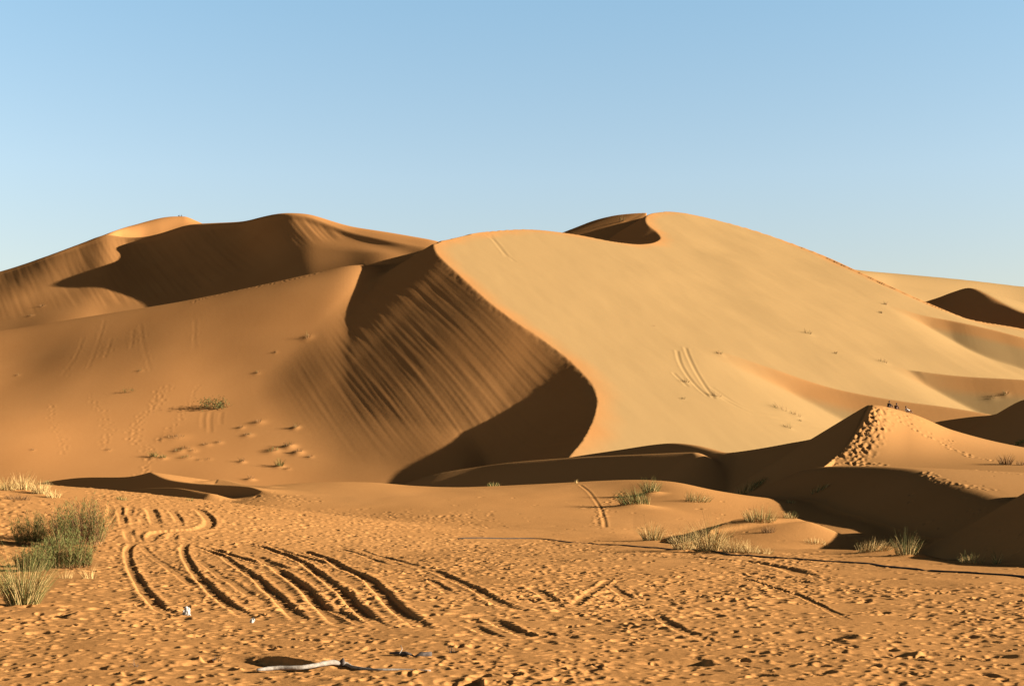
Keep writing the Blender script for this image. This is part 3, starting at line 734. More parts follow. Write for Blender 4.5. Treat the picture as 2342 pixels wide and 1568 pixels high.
for x, y, h, w, lab in [(1400, 332, 6, 11, "dark scrub dot highest on the right shoulder of the great dune"), (1365, 388, 4, 8, "tiny scrub just below the highest scrub dot on the right shoulder"),
        (870, 530, 7, 22, "elongated dark scrub in the middle of the sunlit face"), (1060, 664, 5, 6, "tiny upright scrub right of centre on the sunlit face"),
        (1378, 722, 5, 24, "scrub on the left tip of the middle slip band on the sunlit face"), (270, 668, 6, 18, "dark scrub just above the long slip band on the sunlit face"),
        (250, 955, 9, 26, "dry scrub beside the tyre marks at the left end of the long slip band"), (690, 1048, 9, 44, "wide flat scrub mound below the long slip band"),
        (785, 1088, 7, 26, "dark scrub mound below the wide flat mound on the sunlit face"), (735, 1170, 7, 22, "lowest scrub mound on the sunlit face left of the people's dune"),
        (820, 1122, 3, 8, "tiny scrub speck between the lowest scrub mounds on the sunlit face"), (2215, 943, 7, 16, "scrub clump at the right edge above the dark right dune"),
        (2120, 967, 4, 24, "thin scrub line left of the right edge clump"), (40, 858, 6, 22, "dry scrub left of the tyre marks on the sunlit face"), (20, 972, 4, 10, "tiny scrub below the scrub left of the tyre marks")]:
    u, v = conv(*R3, [(x, y)])[0]
    pl(lab, FAR_G, u, v, h, w, .2, 22, 195, 640, .3, 0, "scrub_tuft")
pl("lone tiny scrub high in the middle of the sunlit face", FAR_G, 1495, 746, 3, 8, .2, 10, 195, 640, .1, 0, "scrub_tuft")
pl("tuft of pale grass standing in the dark bowl under the summit", FAR_G, 1421, 507, 9, 13, .3, 30, 480, 760, .2, 0, "scrub_tuft")
# low dunes, right and centre
pl("upright green grass tuft with a straw base on the crest of the smooth swell", LOW_G, 1215, 1107, 31, 40, .6, 110, 60, 140, .05)
pl("flat grey green grass tuft left of the upright tuft on the swell crest", LOW_G, 1130, 1111, 10, 38, .7, 60, 60, 140)
pl("single straw sprig on the swell crest right of the upright tuft", LOW_G, 1318, 1105, 11, 6, .0, 10, 60, 140)
pl("tiny straw sprig at the right end of the swell crest", LOW_G, 1463, 1096, 10, 7, .2, 12, 60, 140)
pl("green grass tuft on the right nose of the swell, the upper of two", LOW_G, 1488, 1131, 30, 44, .75, 120, 60, 140, .25)
pl("leaning green grass tuft with a long shadow, the lower of two on the swell nose", LOW_G, 1452, 1160, 36, 78, .8, 190, 60, 140, .25, -.3)
pl("pale green grass tuft lying along the shaded slope, the left of three", LOW_G, 1595, 1146, 24, 66, .6, 100, 55, 160, .0, .25)
pl("large pale green grass tuft on the shaded slope, the middle of three", LOW_G, 1711, 1122, 27, 74, .6, 120, 55, 160, .0, .25)
pl("faint grass tuft on the shaded slope, the right of three", LOW_G, 1875, 1121, 16, 50, .6, 60, 55, 160, .0, .25)
pl("tiny faint grass tuft in the shade above the sunlit sand nose", LOW_G, 1808, 1150, 9, 22, .6, 30, 55, 160)
pl("mixed straw and green grass crowning the sunlit sand nose", LOW_G, 1738, 1192, 34, 82, .35, 190, 40, 90, .1)
pl("smaller grass tuft on the right end of the sunlit sand nose", LOW_G, 1806, 1184, 17, 34, .4, 60, 40, 90)
pl("russet dry bush with a shadow to its left on the flank of the sand nose", LOW_G, 1757, 1217, 17, 36, .0, 80, 40, 90)
pl("straw grass clump with green tips behind the hose, the left of the row", LOW_G, 1492, 1237, 42, 50, .25, 150, 35, 90, .06)
pl("tall pale straw grass clump second in the row behind the hose", LOW_G, 1566, 1258, 50, 60, .05, 170, 35, 90, .05)
pl("tallest straw grass clump with a green top behind the hose", LOW_G, 1623, 1262, 74, 64, .18, 240, 35, 90, .05)
pl("bushy straw grass clump right of the tallest one behind the hose", LOW_G, 1677, 1264, 40, 60, .0, 150, 35, 90, .05)
pl("low straw grass clump near the right end of the row behind the hose", LOW_G, 1716, 1265, 30, 46, .0, 100, 35, 90, .05)
pl("last and lowest straw clump at the right end of the row behind the hose", LOW_G, 1752, 1266, 18, 40, .0, 60, 35, 90)
pl("thin straw tufts along the edge of the big shadow right of the sand nose", LOW_G, 1866, 1242, 17, 60, .0, 60, 35, 90)
pl("tangled fallen straw grass on a sand bump at the shadow's edge", LOW_G, 2000, 1262, 34, 92, .1, 200, 30, 80, .08, .3)
pl("spiky green and straw grass tuft beside the fallen straw at the shadow's edge", LOW_G, 2074, 1272, 50, 58, .5, 120, 30, 80, .1)
pl("sparse dark grass on a low mound by the hose, in front of the big shadow", LOW_G, 2222, 1290, 28, 62, .4, 60, 28, 70, .12)
pl("single slim grass tuft in front of the big shadow near the right edge", LOW_G, 2281, 1289, 32, 20, .5, 36, 28, 70)
pl("brown dry bush at the foot of the people's dune near the right edge", LOW_G, 2300, 1062, 30, 30, .0, 90, 100, 170)
pl("smaller brown dry bush at the right edge below the people's dune", LOW_G, 2334, 1063, 14, 20, .0, 40, 100, 170)
pl("green tuft at the right edge behind the people's dune", LOW_G, 2331, 1014, 9, 26, .9, 50, 150, 330)
pl("small green tuft in the gap before the dark hollow on the left", LOW_G, 280, 1146, 10, 28, .7, 50, 60, 125)
pl("tiny green tuft right of the dark hollow on the left", LOW_G, 434, 1145, 8, 18, .7, 30, 60, 125)
pl("tiny green sprig at the left tip of the dark hollow", LOW_G, 104, 1105, 8, 14, .8, 24, 60, 150)
# left mound and the near left corner
LEFT_G = "dry grass on the left mound"
pl("dry grass tuft at the far left end of the left mound", LEFT_G, 14, 1122, 34, 50, .1, 130, 50, 110, .05)
pl("tall dry grass tuft in the middle of the left mound", LEFT_G, 52, 1122, 42, 54, .08, 150, 50, 110, .08)
pl("pale dry grass tuft right of the middle on the left mound", LEFT_G, 92, 1130, 36, 44, .02, 130, 50, 110, .06)
pl("thin dry grass at the right foot of the left mound", LEFT_G, 122, 1138, 22, 36, .0, 80, 50, 110, .04)
pl("low russet dry grass along the lower edge of the left mound", LEFT_G, 40, 1142, 14, 70, .0, 110, 45, 110, .04)
pl("pale withered weed under the big green shrub", None, 205, 1322, 38, 34, .0, 26, 20, 50)
pl("pale curled weed left of the withered weed under the big green shrub", None, 150, 1322, 30, 34, .0, 20, 20, 50)
pl("dense green and straw grass clump in the lower left corner of the flat", None, 52, 1384, 112, 86, .62, 420, 14, 45, .03)

def PLANT_SITES():
    for p in PL:
        x, y, z = G.hit(p["u"], p["v"], p["y0"], p["y1"])
        p["x"], p["y"] = x, y
        p["hm"] = p["h"]*y/F*(1.25 if p["kind"] == "grass_tuft" else ((2.0 if p["group"] == FAR_G else 1.5) if p["kind"] == "scrub_tuft" else 1)); p["wm"] = p["w"]*y/F
    for p in PL:
        if p["hum"]:
            r = max(.25, p["wm"]*.75)
            hummock(G, p["x"], p["y"], r, p["hum"]*min(r*.8, p["hm"]*1.1) if p["y"] > 180 else p["hum"]*p["hm"])
    for p in PL:
        p["z"] = float(G.sample(p["x"], p["y"]))
# ---------------- terrain meshes ----------------
QUICK = 1.0
G = build_terrain(2.35*QUICK, 1.0*QUICK)

SAND_NEAR = sand_material("sand_trodden", (.286, .130, .041), (.330, .158, .054), .2, 9.0, 30.0)
SAND_MID = sand_material("sand_low_dunes", (.245, .118, .040), (.281, .140, .051), .12, 3.0, 12.0)
SAND_FAR = sand_material("sand_great_dune", (.272, .121, .039), (.30, .139, .047), .3, .9, 1.5, (.228, .140, .058))  # last colour is the sunlit tint, the first two the shaded sand

def mesh_from(name, verts, quads, mat, smooth=True):
    me = bpy.data.meshes.new(name)
    me.vertices.add(len(verts)); me.vertices.foreach_set("co", np.ascontiguousarray(verts, np.float32).ravel())
    nq, k = quads.shape
    me.loops.add(nq*k); me.loops.foreach_set("vertex_index", np.ascontiguousarray(quads, np.int32).ravel())
    me.polygons.add(nq)
    me.polygons.foreach_set("loop_start", np.arange(0, nq*k, k, dtype=np.int32))
    me.polygons.foreach_set("loop_total", np.full(nq, k, np.int32))
    me.update(calc_edges=True)
    me.polygons.foreach_set("use_smooth", np.full(nq, smooth, bool))
    me.materials.append(mat); me.update()
    return me
def tag(o, label=None, cat=None, group=None, kind=None):
    if label: o["label"] = label
    if cat: o["category"] = cat
    if group: o["group"] = group
    if kind: o["kind"] = kind
    return o
def link(name, me, parent=None, loc=(0, 0, 0), rz=0):
    o = bpy.data.objects.new(name, me); col.objects.link(o)
    o.location = loc; o.rotation_euler = (0, 0, rz)
    if parent is not None: o.parent = parent
    return o
def thing(name, loc, label, cat, group=None, rz=0):
    o = bpy.data.objects.new(name, None); col.objects.link(o); o.empty_display_size = .2
    o.location = loc; o.rotation_euler = (0, 0, rz)
    return tag(o, label, cat, group)

def terrain_objects(g):
    nr, nc = g.Z.shape
    idx = np.arange(nr*nc).reshape(nr, nc)
    q = np.stack([idx[:-1, :-1], idx[:-1, 1:], idx[1:, 1:], idx[1:, :-1]], -1).reshape(-1, 4)
    lab = g.L[:-1, :-1].reshape(-1).copy()
    lab[lab == 4] = 3
    V = np.stack([g.X, g.Y, g.Z], -1).reshape(-1, 3)
    names = {0: ("sand_flat", SAND_NEAR), 1: ("low_dunes", SAND_NEAR), 2: ("middle_dunes", SAND_MID), 3: ("great_dune", SAND_FAR), 5: ("back_dunes", SAND_FAR), 6: ("far_dunes", SAND_FAR)}
    for k, (nm, mat) in names.items():
        f = q[lab == k]
        if not len(f): continue
        u, inv = np.unique(f.ravel(), return_inverse=True)
        me = mesh_from(nm, V[u], inv.reshape(-1, 4), mat)
        o = link(nm, me); o["kind"] = "structure"
        at = me.attributes.new("pale", 'FLOAT', 'POINT'); at.data.foreach_set("value", np.ascontiguousarray(g.P.reshape(-1)[u], np.float32))
PLANT_SITES()
terrain_objects(G)
me = mesh_from("desert_floor", np.array([(-6000, -3000, -6), (6000, -3000, -6), (6000, 9000, -6), (-6000, 9000, -6)], float), np.array([[0, 1, 2, 3]]), SAND_MID, False)
o = link("desert_floor", me); o["kind"] = "structure"
# sand behind and beside the camera, level with the near edge of the flat
me = mesh_from("sand_behind", np.array([(-60, -80, -.02), (60, -80, -.02), (60, 6.3, -.06), (-60, 6.3, -.06)], float), np.array([[0, 1, 2, 3]]), SAND_NEAR, False)
o = link("sand_behind", me); o["kind"] = "structure"
# ---------------- plant materials ----------------
def leaf_material(name, c0, c1, scale=8.0):
    m, t, b = nodes_mat(name)
    oi = t.nodes.new("ShaderNodeObjectInfo")
    n = noise(t, scale, 3)
    ad = t.nodes.new("ShaderNodeMath"); ad.operation = 'MULTIPLY_ADD'; ad.inputs[1].default_value = .3
    t.links.new(oi.outputs["Random"], ad.inputs[0]); t.links.new(n.outputs[0], ad.inputs[2])
    r = ramp(t, ad.outputs[0], [(.35, c0), (.85, c1)])
    t.links.new(r.outputs[0], b.inputs["Base Color"]); b.inputs["Roughness"].default_value = .8
    return m
M_GREEN = leaf_material("leaf_green", (0.053, 0.056, 0.014), (0.112, 0.106, 0.030))
M_SCRUB = leaf_material("leaf_scrub", (0.0310, 0.0405, 0.0103), (0.0626, 0.0663, 0.0192))
M_STRAW = leaf_material("straw", (0.3095, 0.1842, 0.0626), (0.4422, 0.2948, 0.1179))
M_DRY = leaf_material("dry_twig", (0.0958, 0.0479, 0.0184), (0.1769, 0.0958, 0.0383))
M_RED = leaf_material("dead_twig", (0.0663, 0.0258, 0.0133), (0.1105, 0.0442, 0.0221))

def ribbon(V, Fc, p, d, L, wd, bend, rng, segs=3):
    """one grass blade or leaf: a thin tapering strip curving over"""
    d = np.array(d, float); d /= np.linalg.norm(d)
    side = np.cross(d, rng.normal(size=3)); side /= np.linalg.norm(side)+1e-9
    i0 = len(V)
    q = np.array(p, float); dirn = d.copy()
    for k in range(segs+1):
        t = k/segs; w = wd*(1-.85*t)*.5
        V.append(q-side*w); V.append(q+side*w)
        dirn = dirn+np.array(bend)*(1.0/segs)
        dirn /= np.linalg.norm(dirn)
        q = q+dirn*(L/segs)
    for k in range(segs):
        a = i0+2*k; Fc.append((a, a+1, a+3, a+2))
def mesh_ribbons(name, V, Fc, mat):
    me = mesh_from(name, np.array(V), np.array(Fc), mat, True)
    return me
def tuft_meshes(p, rng, loc):
    n = int(p["n"]*(1.6 if p["kind"] == "grass_tuft" else 1.0)); ng = int(n*p["green"]); H, W = p["hm"], p["wm"]
    bw = min(max(.007, .00023*p["y"]), .07*H+.004)
    sets = []
    for nm, cnt, top in (("green_blades", ng, 1.0), ("dry_blades", n-ng, .8)):
        if cnt <= 0: continue
        V, Fc = [], []
        for i in range(cnt):
            r = math.sqrt(rng.rand())*.42*W; a = rng.rand()*6.283
            bx, by = r*math.cos(a), r*math.sin(a)*.8
            gz = float(G.sample(loc[0]+bx, loc[1]+by))-loc[2]-.01*H
            out = .38*r/(.42*W+1e-6)
            if p["kind"] == "scrub_bush": out *= 1.6
            d = (math.cos(a)*out+rng.normal()*.13+p["lean"], math.sin(a)*out*.8+rng.normal()*.13, 1)
            L = H*top*(.55+.5*rng.rand())*(1.15-.35*r/(.42*W+1e-6))
            ribbon(V, Fc, (bx, by, gz), d, L, bw*(.7+.6*rng.rand()), (math.cos(a)*.3+rng.normal()*.22+p["lean"]*.6, math.sin(a)*.3+rng.normal()*.22, -.2*rng.rand()), rng)
        sets.append((nm, V, Fc))
    return sets
def leafy_bush(p, rng, loc):
    """rounded scrub: a few woody stems and many leaf sized faces in uneven clumps"""
    H, W = p["hm"], p["wm"]; V, Fc, SV, SF = [], [], [], []
    cl = []
    for i in range(11):
        x = (rng.rand()-.5)*W*.8; top = H*(1-.55*abs(x)/(W*.45))
        cl.append((x, (rng.rand()-.5)*W*.4, top*(.35+.4*rng.rand()), .13*W*(.7+.6*rng.rand())))
    for c in cl:
        gz = float(G.sample(loc[0]+c[0]*.5, loc[1]+c[1]*.5))-loc[2]
        ribbon(SV, SF, (c[0]*.5, c[1]*.5, gz-.02), (c[0]*.5, c[1]*.5, c[2]+.02), c[2]*1.1, .02*H+.01, (0, 0, 0), rng, 2)
        for k in range(p["n"]//8):
            q = rng.normal(size=3)*np.array([1, .9, .75])*c[3]*.75+np.array(c[:3])
            g2 = float(G.sample(loc[0]+q[0], loc[1]+q[1]))-loc[2]
            q[2] = max(q[2], g2+.02)
            ribbon(V, Fc, q, rng.normal(size=3)+np.array([0, 0, .8]), .055*W*(.6+.8*rng.rand()), .02*W, rng.normal(size=3)*.3, rng, 2)
    return [("foliage", V, Fc), ("stems", SV, SF)]

def build_plants():
    for i, p in enumerate(PL):
        rng = np.random.RandomState(100+i)
        loc = (p["x"], p["y"], p["z"])
        cat = "bush" if p["kind"] == "scrub_bush" else ("scrub" if p["kind"] == "scrub_tuft" else "grass tuft")
        if "bush" in p["label"].split(" at ")[0] and p["kind"] == "grass_tuft": cat = "dry bush"
        t = thing(p["kind"], loc, p["label"], cat, p["group"])
        sets = leafy_bush(p, rng, loc) if p["kind"] == "scrub_bush" else tuft_meshes(p, rng, loc)
        dry = M_DRY if (p["kind"] != "grass_tuft" or "brown" in p["label"] or "russet" in p["label"]) else M_STRAW
        for nm, V, Fc in sets:
            mat = {"green_blades": M_GREEN, "dry_blades": dry, "foliage": M_SCRUB, "stems": M_DRY}[nm]
            link(nm, mesh_ribbons(nm, V, Fc, mat), t)
build_plants()

# ---------------- the big feathery shrubs on the left ----------------
def shrub(label, u, v, h, w, stems, lean, seed, dead=.0, y0=25, y1=75):
    rng = np.random.RandomState(seed)
    x, y, z = G.hit(u, v, y0, y1); H, W = h*y/F, w*y/F
    t = thing("feathery_shrub", (x, y, z), label, "shrub", "feathery green shrubs on the left")
    V, Fc, SV, SF, DV, DF = [], [], [], [], [], []
    for i in range(stems):
        a = rng.rand()*6.283; r = math.sqrt(rng.rand())*.36*W
        bx, by = r*math.cos(a), .7*r*math.sin(a)
        L = H*(.5+.55*rng.rand())*(1.1-.45*abs(bx)/(.5*W))
        d = np.array([bx/W*.9+rng.normal()*.16+lean, by/W*.9+rng.normal()*.16, 1.0]); d /= np.linalg.norm(d)
        gz = float(G.sample(x+bx, y+by))-z-.02
        ribbon(SV, SF, (bx, by, gz), d, L, .016, (rng.normal()*.2, rng.normal()*.2, 0), rng, 4)
        isdead = rng.rand() < dead
        tgt = (DV, DF) if isdead else (V, Fc)
        nl = 34
        for k in range(nl):
            s = (.12+.88*k/nl)*L
            q = np.array([bx, by, gz])+d*s+rng.normal(size=3)*.02*H
            a2 = rng.rand()*6.283; up = .5+.8*rng.rand()
            ld = np.array([math.cos(a2), math.sin(a2), up])+d*.6
            ribbon(tgt[0], tgt[1], q, ld, (.075 if isdead else .115)*H*(.5+.8*rng.rand())*(1.1-.5*k/nl), .013, rng.normal(size=3)*.4, rng, 2)
    link("stems", mesh_ribbons("stems", SV, SF, M_DRY), t)
    link("foliage", mesh_ribbons("foliage", V, Fc, M_GREEN), t)
    if DV: link("dead_twigs", mesh_ribbons("dead_twigs", DV, DF, M_RED), t)
shrub("tallest feathery green shrub with russet dead twigs, right of the shrub group", 196, 1243, 112, 100, 125, .0, 1, .22, 30, 75)
shrub("feathery green shrub between the tallest shrub and the dark shade on its left", 138, 1252, 104, 84, 95, -.05, 2, .12, 30, 75)
shrub("dusky green shrub standing over the dark shade at the left edge", 70, 1244, 76, 92, 90, -.05, 3, .1, 30, 75)
shrub("low spreading green shrub nearest to the camera in the shrub group", 150, 1298, 84, 165, 170, .0, 4, .0, 25, 60)
shrub("ragged low green shrub at the left foot of the shrub group", 78, 1306, 64, 96, 120, -.05, 5, .0, 25, 60)

# ---------------- driftwood, hose, litter ----------------
def simple_mat(name, c0, c1, scale, rough=.8, bump=0):
    m, t, b = nodes_mat(name)
    n = noise(t, scale, 5, .6)
    r = ramp(t, n.outputs[0], [(.3, c0), (.7, c1)]); t.links.new(r.outputs[0], b.inputs["Base Color"])
    b.inputs["Roughness"].default_value = rough
    if bump:
        bp = t.nodes.new("ShaderNodeBump"); bp.inputs["Strength"].default_value = bump; bp.inputs["Distance"].default_value = .01
        t.links.new(n.outputs[0], bp.inputs["Height"]); t.links.new(bp.outputs[0], b.inputs["Normal"])
    return m
M_BLEACH = simple_mat("bleached_wood", (0.1474, 0.1179, 0.0884), (0.2948, 0.2506, 0.2064), 18, .8, .5)
M_GREYWOOD = simple_mat("weathered_wood", (0.0332, 0.0258, 0.0221), (0.0811, 0.0626, 0.0516), 25, .85, .5)
M_HOSE = simple_mat("black_rubber", (.012, .011, .010), (.022, .02, .018), 6, .6)
M_WHITE = simple_mat("white_scrap", (0.2506, 0.2211, 0.1916), (0.4569, 0.4275, 0.3832), 14, .6, .3)

def tube(name, pts, rad, mat, sides=9, parent=None, rough=0, seed=0):
    rng = np.random.RandomState(seed)
    P = np.array(pts, float); n = len(P)
    rad = np.interp(np.linspace(0, 1, n), np.linspace(0, 1, len(rad)), rad) if np.ndim(rad) else np.full(n, float(rad))
    V, Fq = [], []
    for i in range(n):
        d = P[min(i+1, n-1)]-P[max(i-1, 0)]; d /= np.linalg.norm(d)
        up = np.array([0, 0, 1.0]) if abs(d[2]) < .9 else np.array([1.0, 0, 0])
        a = np.cross(d, up); a /= np.linalg.norm(a); b = np.cross(a, d)
        for k in range(sides):
            th = 6.283*k/sides; r = rad[i]*(1+rough*(rng.rand()-.5))
            V.append(P[i]+a*r*math.cos(th)+b*r*math.sin(th))
    for i in range(n-1):
        for k in range(sides):
            k2 = (k+1) % sides
            Fq.append((i*sides+k, i*sides+k2, (i+1)*sides+k2, (i+1)*sides+k))
    me = bpy.data.meshes.new(name)
    me.from_pydata([tuple(v) for v in V], [], Fq+[tuple(range(sides))[::-1], tuple(range((n-1)*sides, n*sides))])
    me.polygons.foreach_set("use_smooth", [True]*len(me.polygons)); me.materials.append(mat); me.update()
    return me
def along(uv, n, lift, y0=9, y1=112):
    P = spline([G.hit(u, v, y0, y1, G.Z0) for u, v in uv], n)
    out = []
    for q in P:
        out.append((q[0], q[1], float(G.sample(q[0], q[1]))+lift))
    return np.array(out)

pts = along([(588, 1539), (630, 1536), (690, 1536), (740, 1531), (790, 1527), (806, 1529), (860, 1533), (920, 1532), (985, 1533)], 5, 0)
k = np.linspace(0, 1, len(pts)); zs = np.array([float(G.sample(q[0], q[1], G.Z0)) for q in pts])
pts[:, 2] = zs+np.interp(k, [0, .25, .42, .5, .7, 1], [.035, .045, .07, .04, .012, .002])
o0 = pts[0].copy()
t = thing("bleached_branch", tuple(o0), "long bleached white branch lying on the sand at the bottom of the picture", "driftwood")
link("branch", tube("branch", pts-o0, [.016, .023, .021, .025, .024, .016, .014, .012, .008], M_BLEACH, 9, None, .25, 3), t)
m0 = pts[int(len(pts)*.47)]-o0
link("knot", tube("knot", [m0+np.array((0, -.005, -.02)), m0+np.array((.01, -.015, .03)), m0+np.array((.015, -.02, .055))], [.03, .024, .008], M_GREYWOOD, 8, None, .3, 5), t)

pts = along([(892, 1499), (920, 1501), (955, 1502), (986, 1500)], 4, .02)
o0 = pts[0].copy()
t = thing("dark_driftwood", tuple(o0), "short dark grey piece of driftwood lying behind the bleached branch", "driftwood")
link("log", tube("log", pts-o0, [.012, .022, .026, .03], M_GREYWOOD, 9, None, .3, 7), t)
m0 = pts[4]-o0
link("twig", tube("twig", [m0+np.array((-.03, -.03, .0)), m0+np.array((0, 0, .05)), m0+np.array((-.02, .02, .09))], [.006, .005, .003], M_BLEACH, 6), t)

def dead_weed(label, u, v, h, w, n, seed):
    rng = np.random.RandomState(seed); x, y, z = G.hit(u, v, 9, 40); H, W = h*y/F, w*y/F
    z = float(G.sample(x, y))
    V, Fc = [], []
    for i in range(n):
        ribbon(V, Fc, ((rng.rand()-.5)*W*.6, (rng.rand()-.5)*W*.3, -.01), (rng.normal()*.9, rng.normal()*.6, .7), max(H, W*.5)*(.5+.6*rng.rand()), .007, rng.normal(size=3)*.9, rng, 4)
    o = link("dead_weed", mesh_ribbons("dead_weed", V, Fc, M_GREYWOOD), None, (x, y, z)); tag(o, label, "weed")
dead_weed("withered dark root sprig at the left end of the long hollow in the sand", 306, 1524, 22, 44, 16, 1)
dead_weed("withered grey sprig on the rim of the long hollow, left of its deepest part", 500, 1510, 20, 44, 18, 2)
dead_weed("faint dry twigs on the sand just left of the dark driftwood's end", 1040, 1490, 26, 60, 14, 3)

hose = [(1045, 1231), (1140, 1231), (1240, 1232), (1340, 1242), (1430, 1247), (1500, 1253), (1580, 1258), (1690, 1270), (1760, 1275), (1850, 1280), (1960, 1287), (2060, 1299), (2130, 1305), (2230, 1311), (2342, 1320), (2450, 1338)]
hp = along(hose, 6, .016, 20, 75)
o0 = hp[0].copy()
o = link("irrigation_hose", tube("irrigation_hose", hp-o0, .022, M_HOSE, 7), None, tuple(o0)); tag(o, "thin black hose running across the flat sand to the right edge", "hose")
hp = along([(1830, 1245), (1880, 1252), (1940, 1264), (1985, 1276), (2010, 1283)], 5, .008, 20, 75) if False else None

def scrap(label, u, v, s, seed, stick):
    rng = np.random.RandomState(seed); x, y, z = G.hit(u, v, 12, 40, G.Z0); z = float(G.sample(x, y))
    t = thing("crumpled_scrap", (x, y, z), label, "litter")
    bm = bmesh.new(); bmesh.ops.create_icosphere(bm, subdivisions=3, radius=1)
    for q in bm.verts:
        c = q.co
        f = 1+.35*math.sin(3*c.x+seed)*math.cos(4*c.y+2*c.z)+.22*math.sin(9*c.x*c.z+5*c.y)+.12*(rng.rand()-.5)
        q.co = Vector((c.x*.75*f+.35*c.z, c.y*.6*f, c.z*1.0*f+.75))*s
    me = bpy.data.meshes.new("scrap"); bm.to_mesh(me); bm.free(); me.materials.append(M_WHITE)
    link("scrap", me, t)
    if stick:
        link("stick", tube("stick", [(.9*s, -.2*s, -.05*s), (.55*s, -.2*s, .5*s), (.1*s, -.1*s, 1.3*s)], [.22*s, .2*s, .12*s], M_BLEACH, 8, None, .2, 2), t)
scrap("crumpled white scrap with a stick at the end of the leftmost long tyre track", 426, 1408, .07, 2, True)
scrap("tiny white scrap on the sand at the end of the second long tyre track", 577, 1424, .035, 5, False)

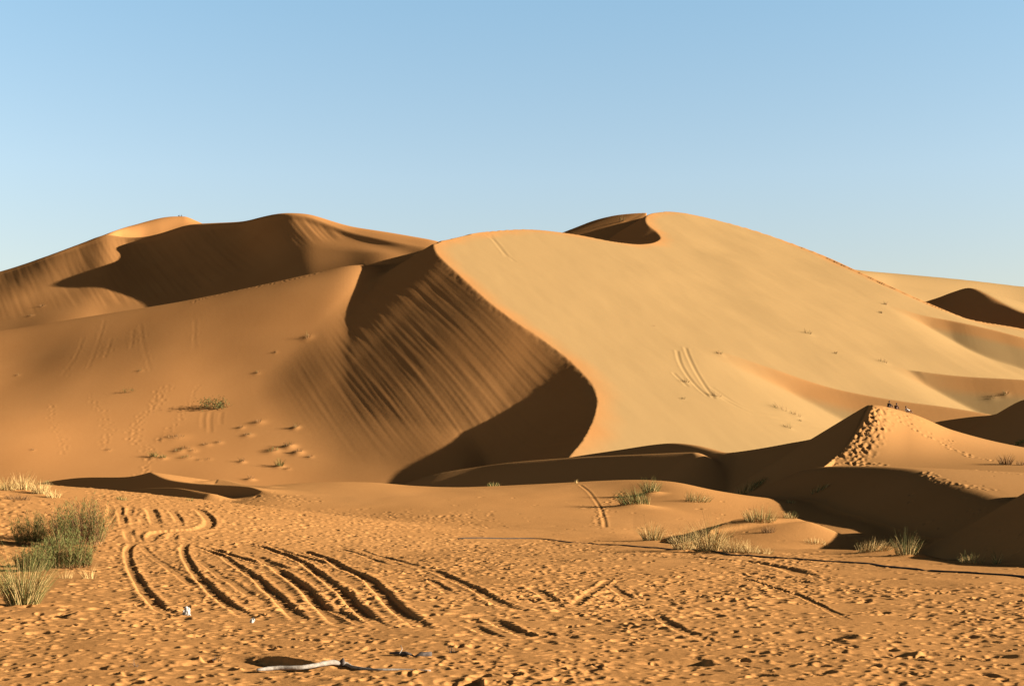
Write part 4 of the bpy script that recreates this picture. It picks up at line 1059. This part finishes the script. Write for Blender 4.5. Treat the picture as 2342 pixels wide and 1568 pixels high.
# ---------------- people ----------------
def cloth_mat(name, c): return simple_mat(name, tuple(.8*x for x in c), c, 20, .9)
M_SKIN = simple_mat("skin", (0.1179, 0.0626, 0.0405), (0.1474, 0.0811, 0.0516), 12, .6)
M_HAIR = simple_mat("black_hair", (.012, .009, .008), (.02, .016, .014), 30, .6)
def skinned(name, joints, bones, root, mat, parent, sub=2):
    me = bpy.data.meshes.new(name); me.from_pydata([j[0] for j in joints], bones, [])
    o = link(name, me, parent)
    sk = o.modifiers.new("skin", 'SKIN'); sk.use_smooth_shade = True
    for i, j in enumerate(joints):
        d = me.skin_vertices[0].data[i]; r = j[1]; d.radius = (r, r) if np.ndim(r) == 0 else r
        d.use_root = (i == root)
    sb = o.modifiers.new("sub", 'SUBSURF'); sb.levels = sub; sb.render_levels = sub
    me.materials.append(mat)
    return o
def seated_person(label, loc, rz, shirt, trousers, lean=.1, group=None):
    t = thing("person", loc, label, "person", group, rz); t.scale = (.9, .9, .9)
    # sitting on the sand facing +Y, knees drawn up, forearms on the knees
    L = lean
    J = [((0, 0, .10), .13), ((0, -.03+L*.3, .30), .125), ((0, L*.6, .48), .135), ((0, L*.75, .56), .055), ((0, L*.85+.02, .62), .05),
         ((0, L*.9+.03, .70), .085), ((0, L*.9+.03, .79), .075)]
    B = [(0, 1), (1, 2), (2, 3), (3, 4), (4, 5), (5, 6)]
    for sx in (-1, 1):
        b = len(J)
        J += [((sx*.10, .02, .10), .10), ((sx*.15, .40, .38), .062), ((sx*.14, .62, .06), .042), ((sx*.14, .76, .035), .036),
              ((sx*.19, L*.6, .49), .058), ((sx*.24, .16+L*.4, .30), .043), ((sx*.14, .40, .40), .034), ((sx*.09, .47, .40), .03)]
        B += [(0, b), (b, b+1), (b+1, b+2), (b+2, b+3), (2, b+4), (b+4, b+5), (b+5, b+6), (b+6, b+7)]
    skinned("body", J, B, 0, M_SKIN, t)
    top = [(J[0][0], .142), (J[1][0], .14), (J[2][0], .15), (J[3][0], .062)]
    TB = [(0, 1), (1, 2), (2, 3)]
    for k, sx in enumerate((-1, 1)):
        b = len(top); j0 = 7+8*k
        top += [(J[j0+4][0], .07), (J[j0+5][0], .054), (tuple(np.array(J[j0+5][0])*.35+np.array(J[j0+6][0])*.65), .046)]
        TB += [(2, b), (b, b+1), (b+1, b+2)]
    skinned("shirt", top, TB, 0, shirt, t)
    leg = [(J[0][0], .138)]; LB = []
    for k in range(2):
        b = len(leg); j0 = 7+8*k
        leg += [(J[j0][0], .108), (J[j0+1][0], .073), (tuple(np.array(J[j0+1][0])*.15+np.array(J[j0+2][0])*.85), .055)]
        LB += [(0, b), (b, b+1), (b+1, b+2)]
    skinned("trousers", leg, LB, 0, trousers, t)
    bm = bmesh.new(); bmesh.ops.create_icosphere(bm, subdivisions=3, radius=.105)
    for q in bm.verts:
        if q.co.z < -.02 and q.co.y > -.03: q.co *= .78
        q.co.z *= 1.1
    me = bpy.data.meshes.new("hair"); bm.to_mesh(me); bm.free(); me.materials.append(M_HAIR)
    me.polygons.foreach_set("use_smooth", [True]*len(me.polygons))
    link("hair", me, t, (0, L*.9+.015, .765))
    for sx in (-1, 1):
        bm = bmesh.new(); bmesh.ops.create_icosphere(bm, subdivisions=1, radius=.012)
        me = bpy.data.meshes.new("eye"); bm.to_mesh(me); bm.free(); me.materials.append(M_HAIR)
        link("eye", me, t, (sx*.032, L*.9+.115, .735))
    return t
C_BLACK = cloth_mat("black_cloth", (.015, .012, .011)); C_BROWN = cloth_mat("brown_cloth", (.06, .028, .016)); C_WHITE = cloth_mat("white_cloth", (.5, .48, .46))
def sit_at(u, v, y0, y1, back):
    x, y, z = G.hit(u, v, y0, y1); y += back; x = (u-UC)*y/F
    return (x, y, float(G.sample(x, y))-.03)
def on_ridge(u, y0, y1, back):
    """just beyond the skyline of the ground between two distances"""
    j = int(np.clip(np.searchsorted(G.U, u), 0, len(G.U)-1)); a, b = np.searchsorted(G.Yr, [y0, y1])
    i = a+int(np.argmax((G.Z[a:b, j]-CAMH)/G.Yr[a:b])); y = float(G.Yr[i])+back
    x = (u-UC)*y/F
    return (x, y, float(G.sample(x, y))-.02)
RG = "people sitting on the small dune's crest"
seated_person("person in black sitting on the dune crest, nearest to its peak and largest", on_ridge(2032, 140, 200, .9), R(-60), C_BLACK, C_BLACK, .14, RG)
seated_person("person in brown crouched low on the dune crest between the other two", on_ridge(2049, 140, 200, 1.5), R(-40), C_BROWN, C_BROWN, .2, RG)
seated_person("black haired person in white sitting farther down the crest, right of the others", on_ridge(2075, 140, 200, 1.3), R(-70), C_WHITE, C_BROWN, -.25, RG)
RG2 = "pair sitting on the far left dune top"
seated_person("left one of the tiny dark pair on the far left dune top", on_ridge(410, 560, 640, -.2), R(70), C_BLACK, C_BLACK, .15, RG2)
seated_person("right one of the tiny dark pair on the far left dune top", on_ridge(416, 560, 640, -.2), R(100), C_BROWN, C_BLACK, .2, RG2)
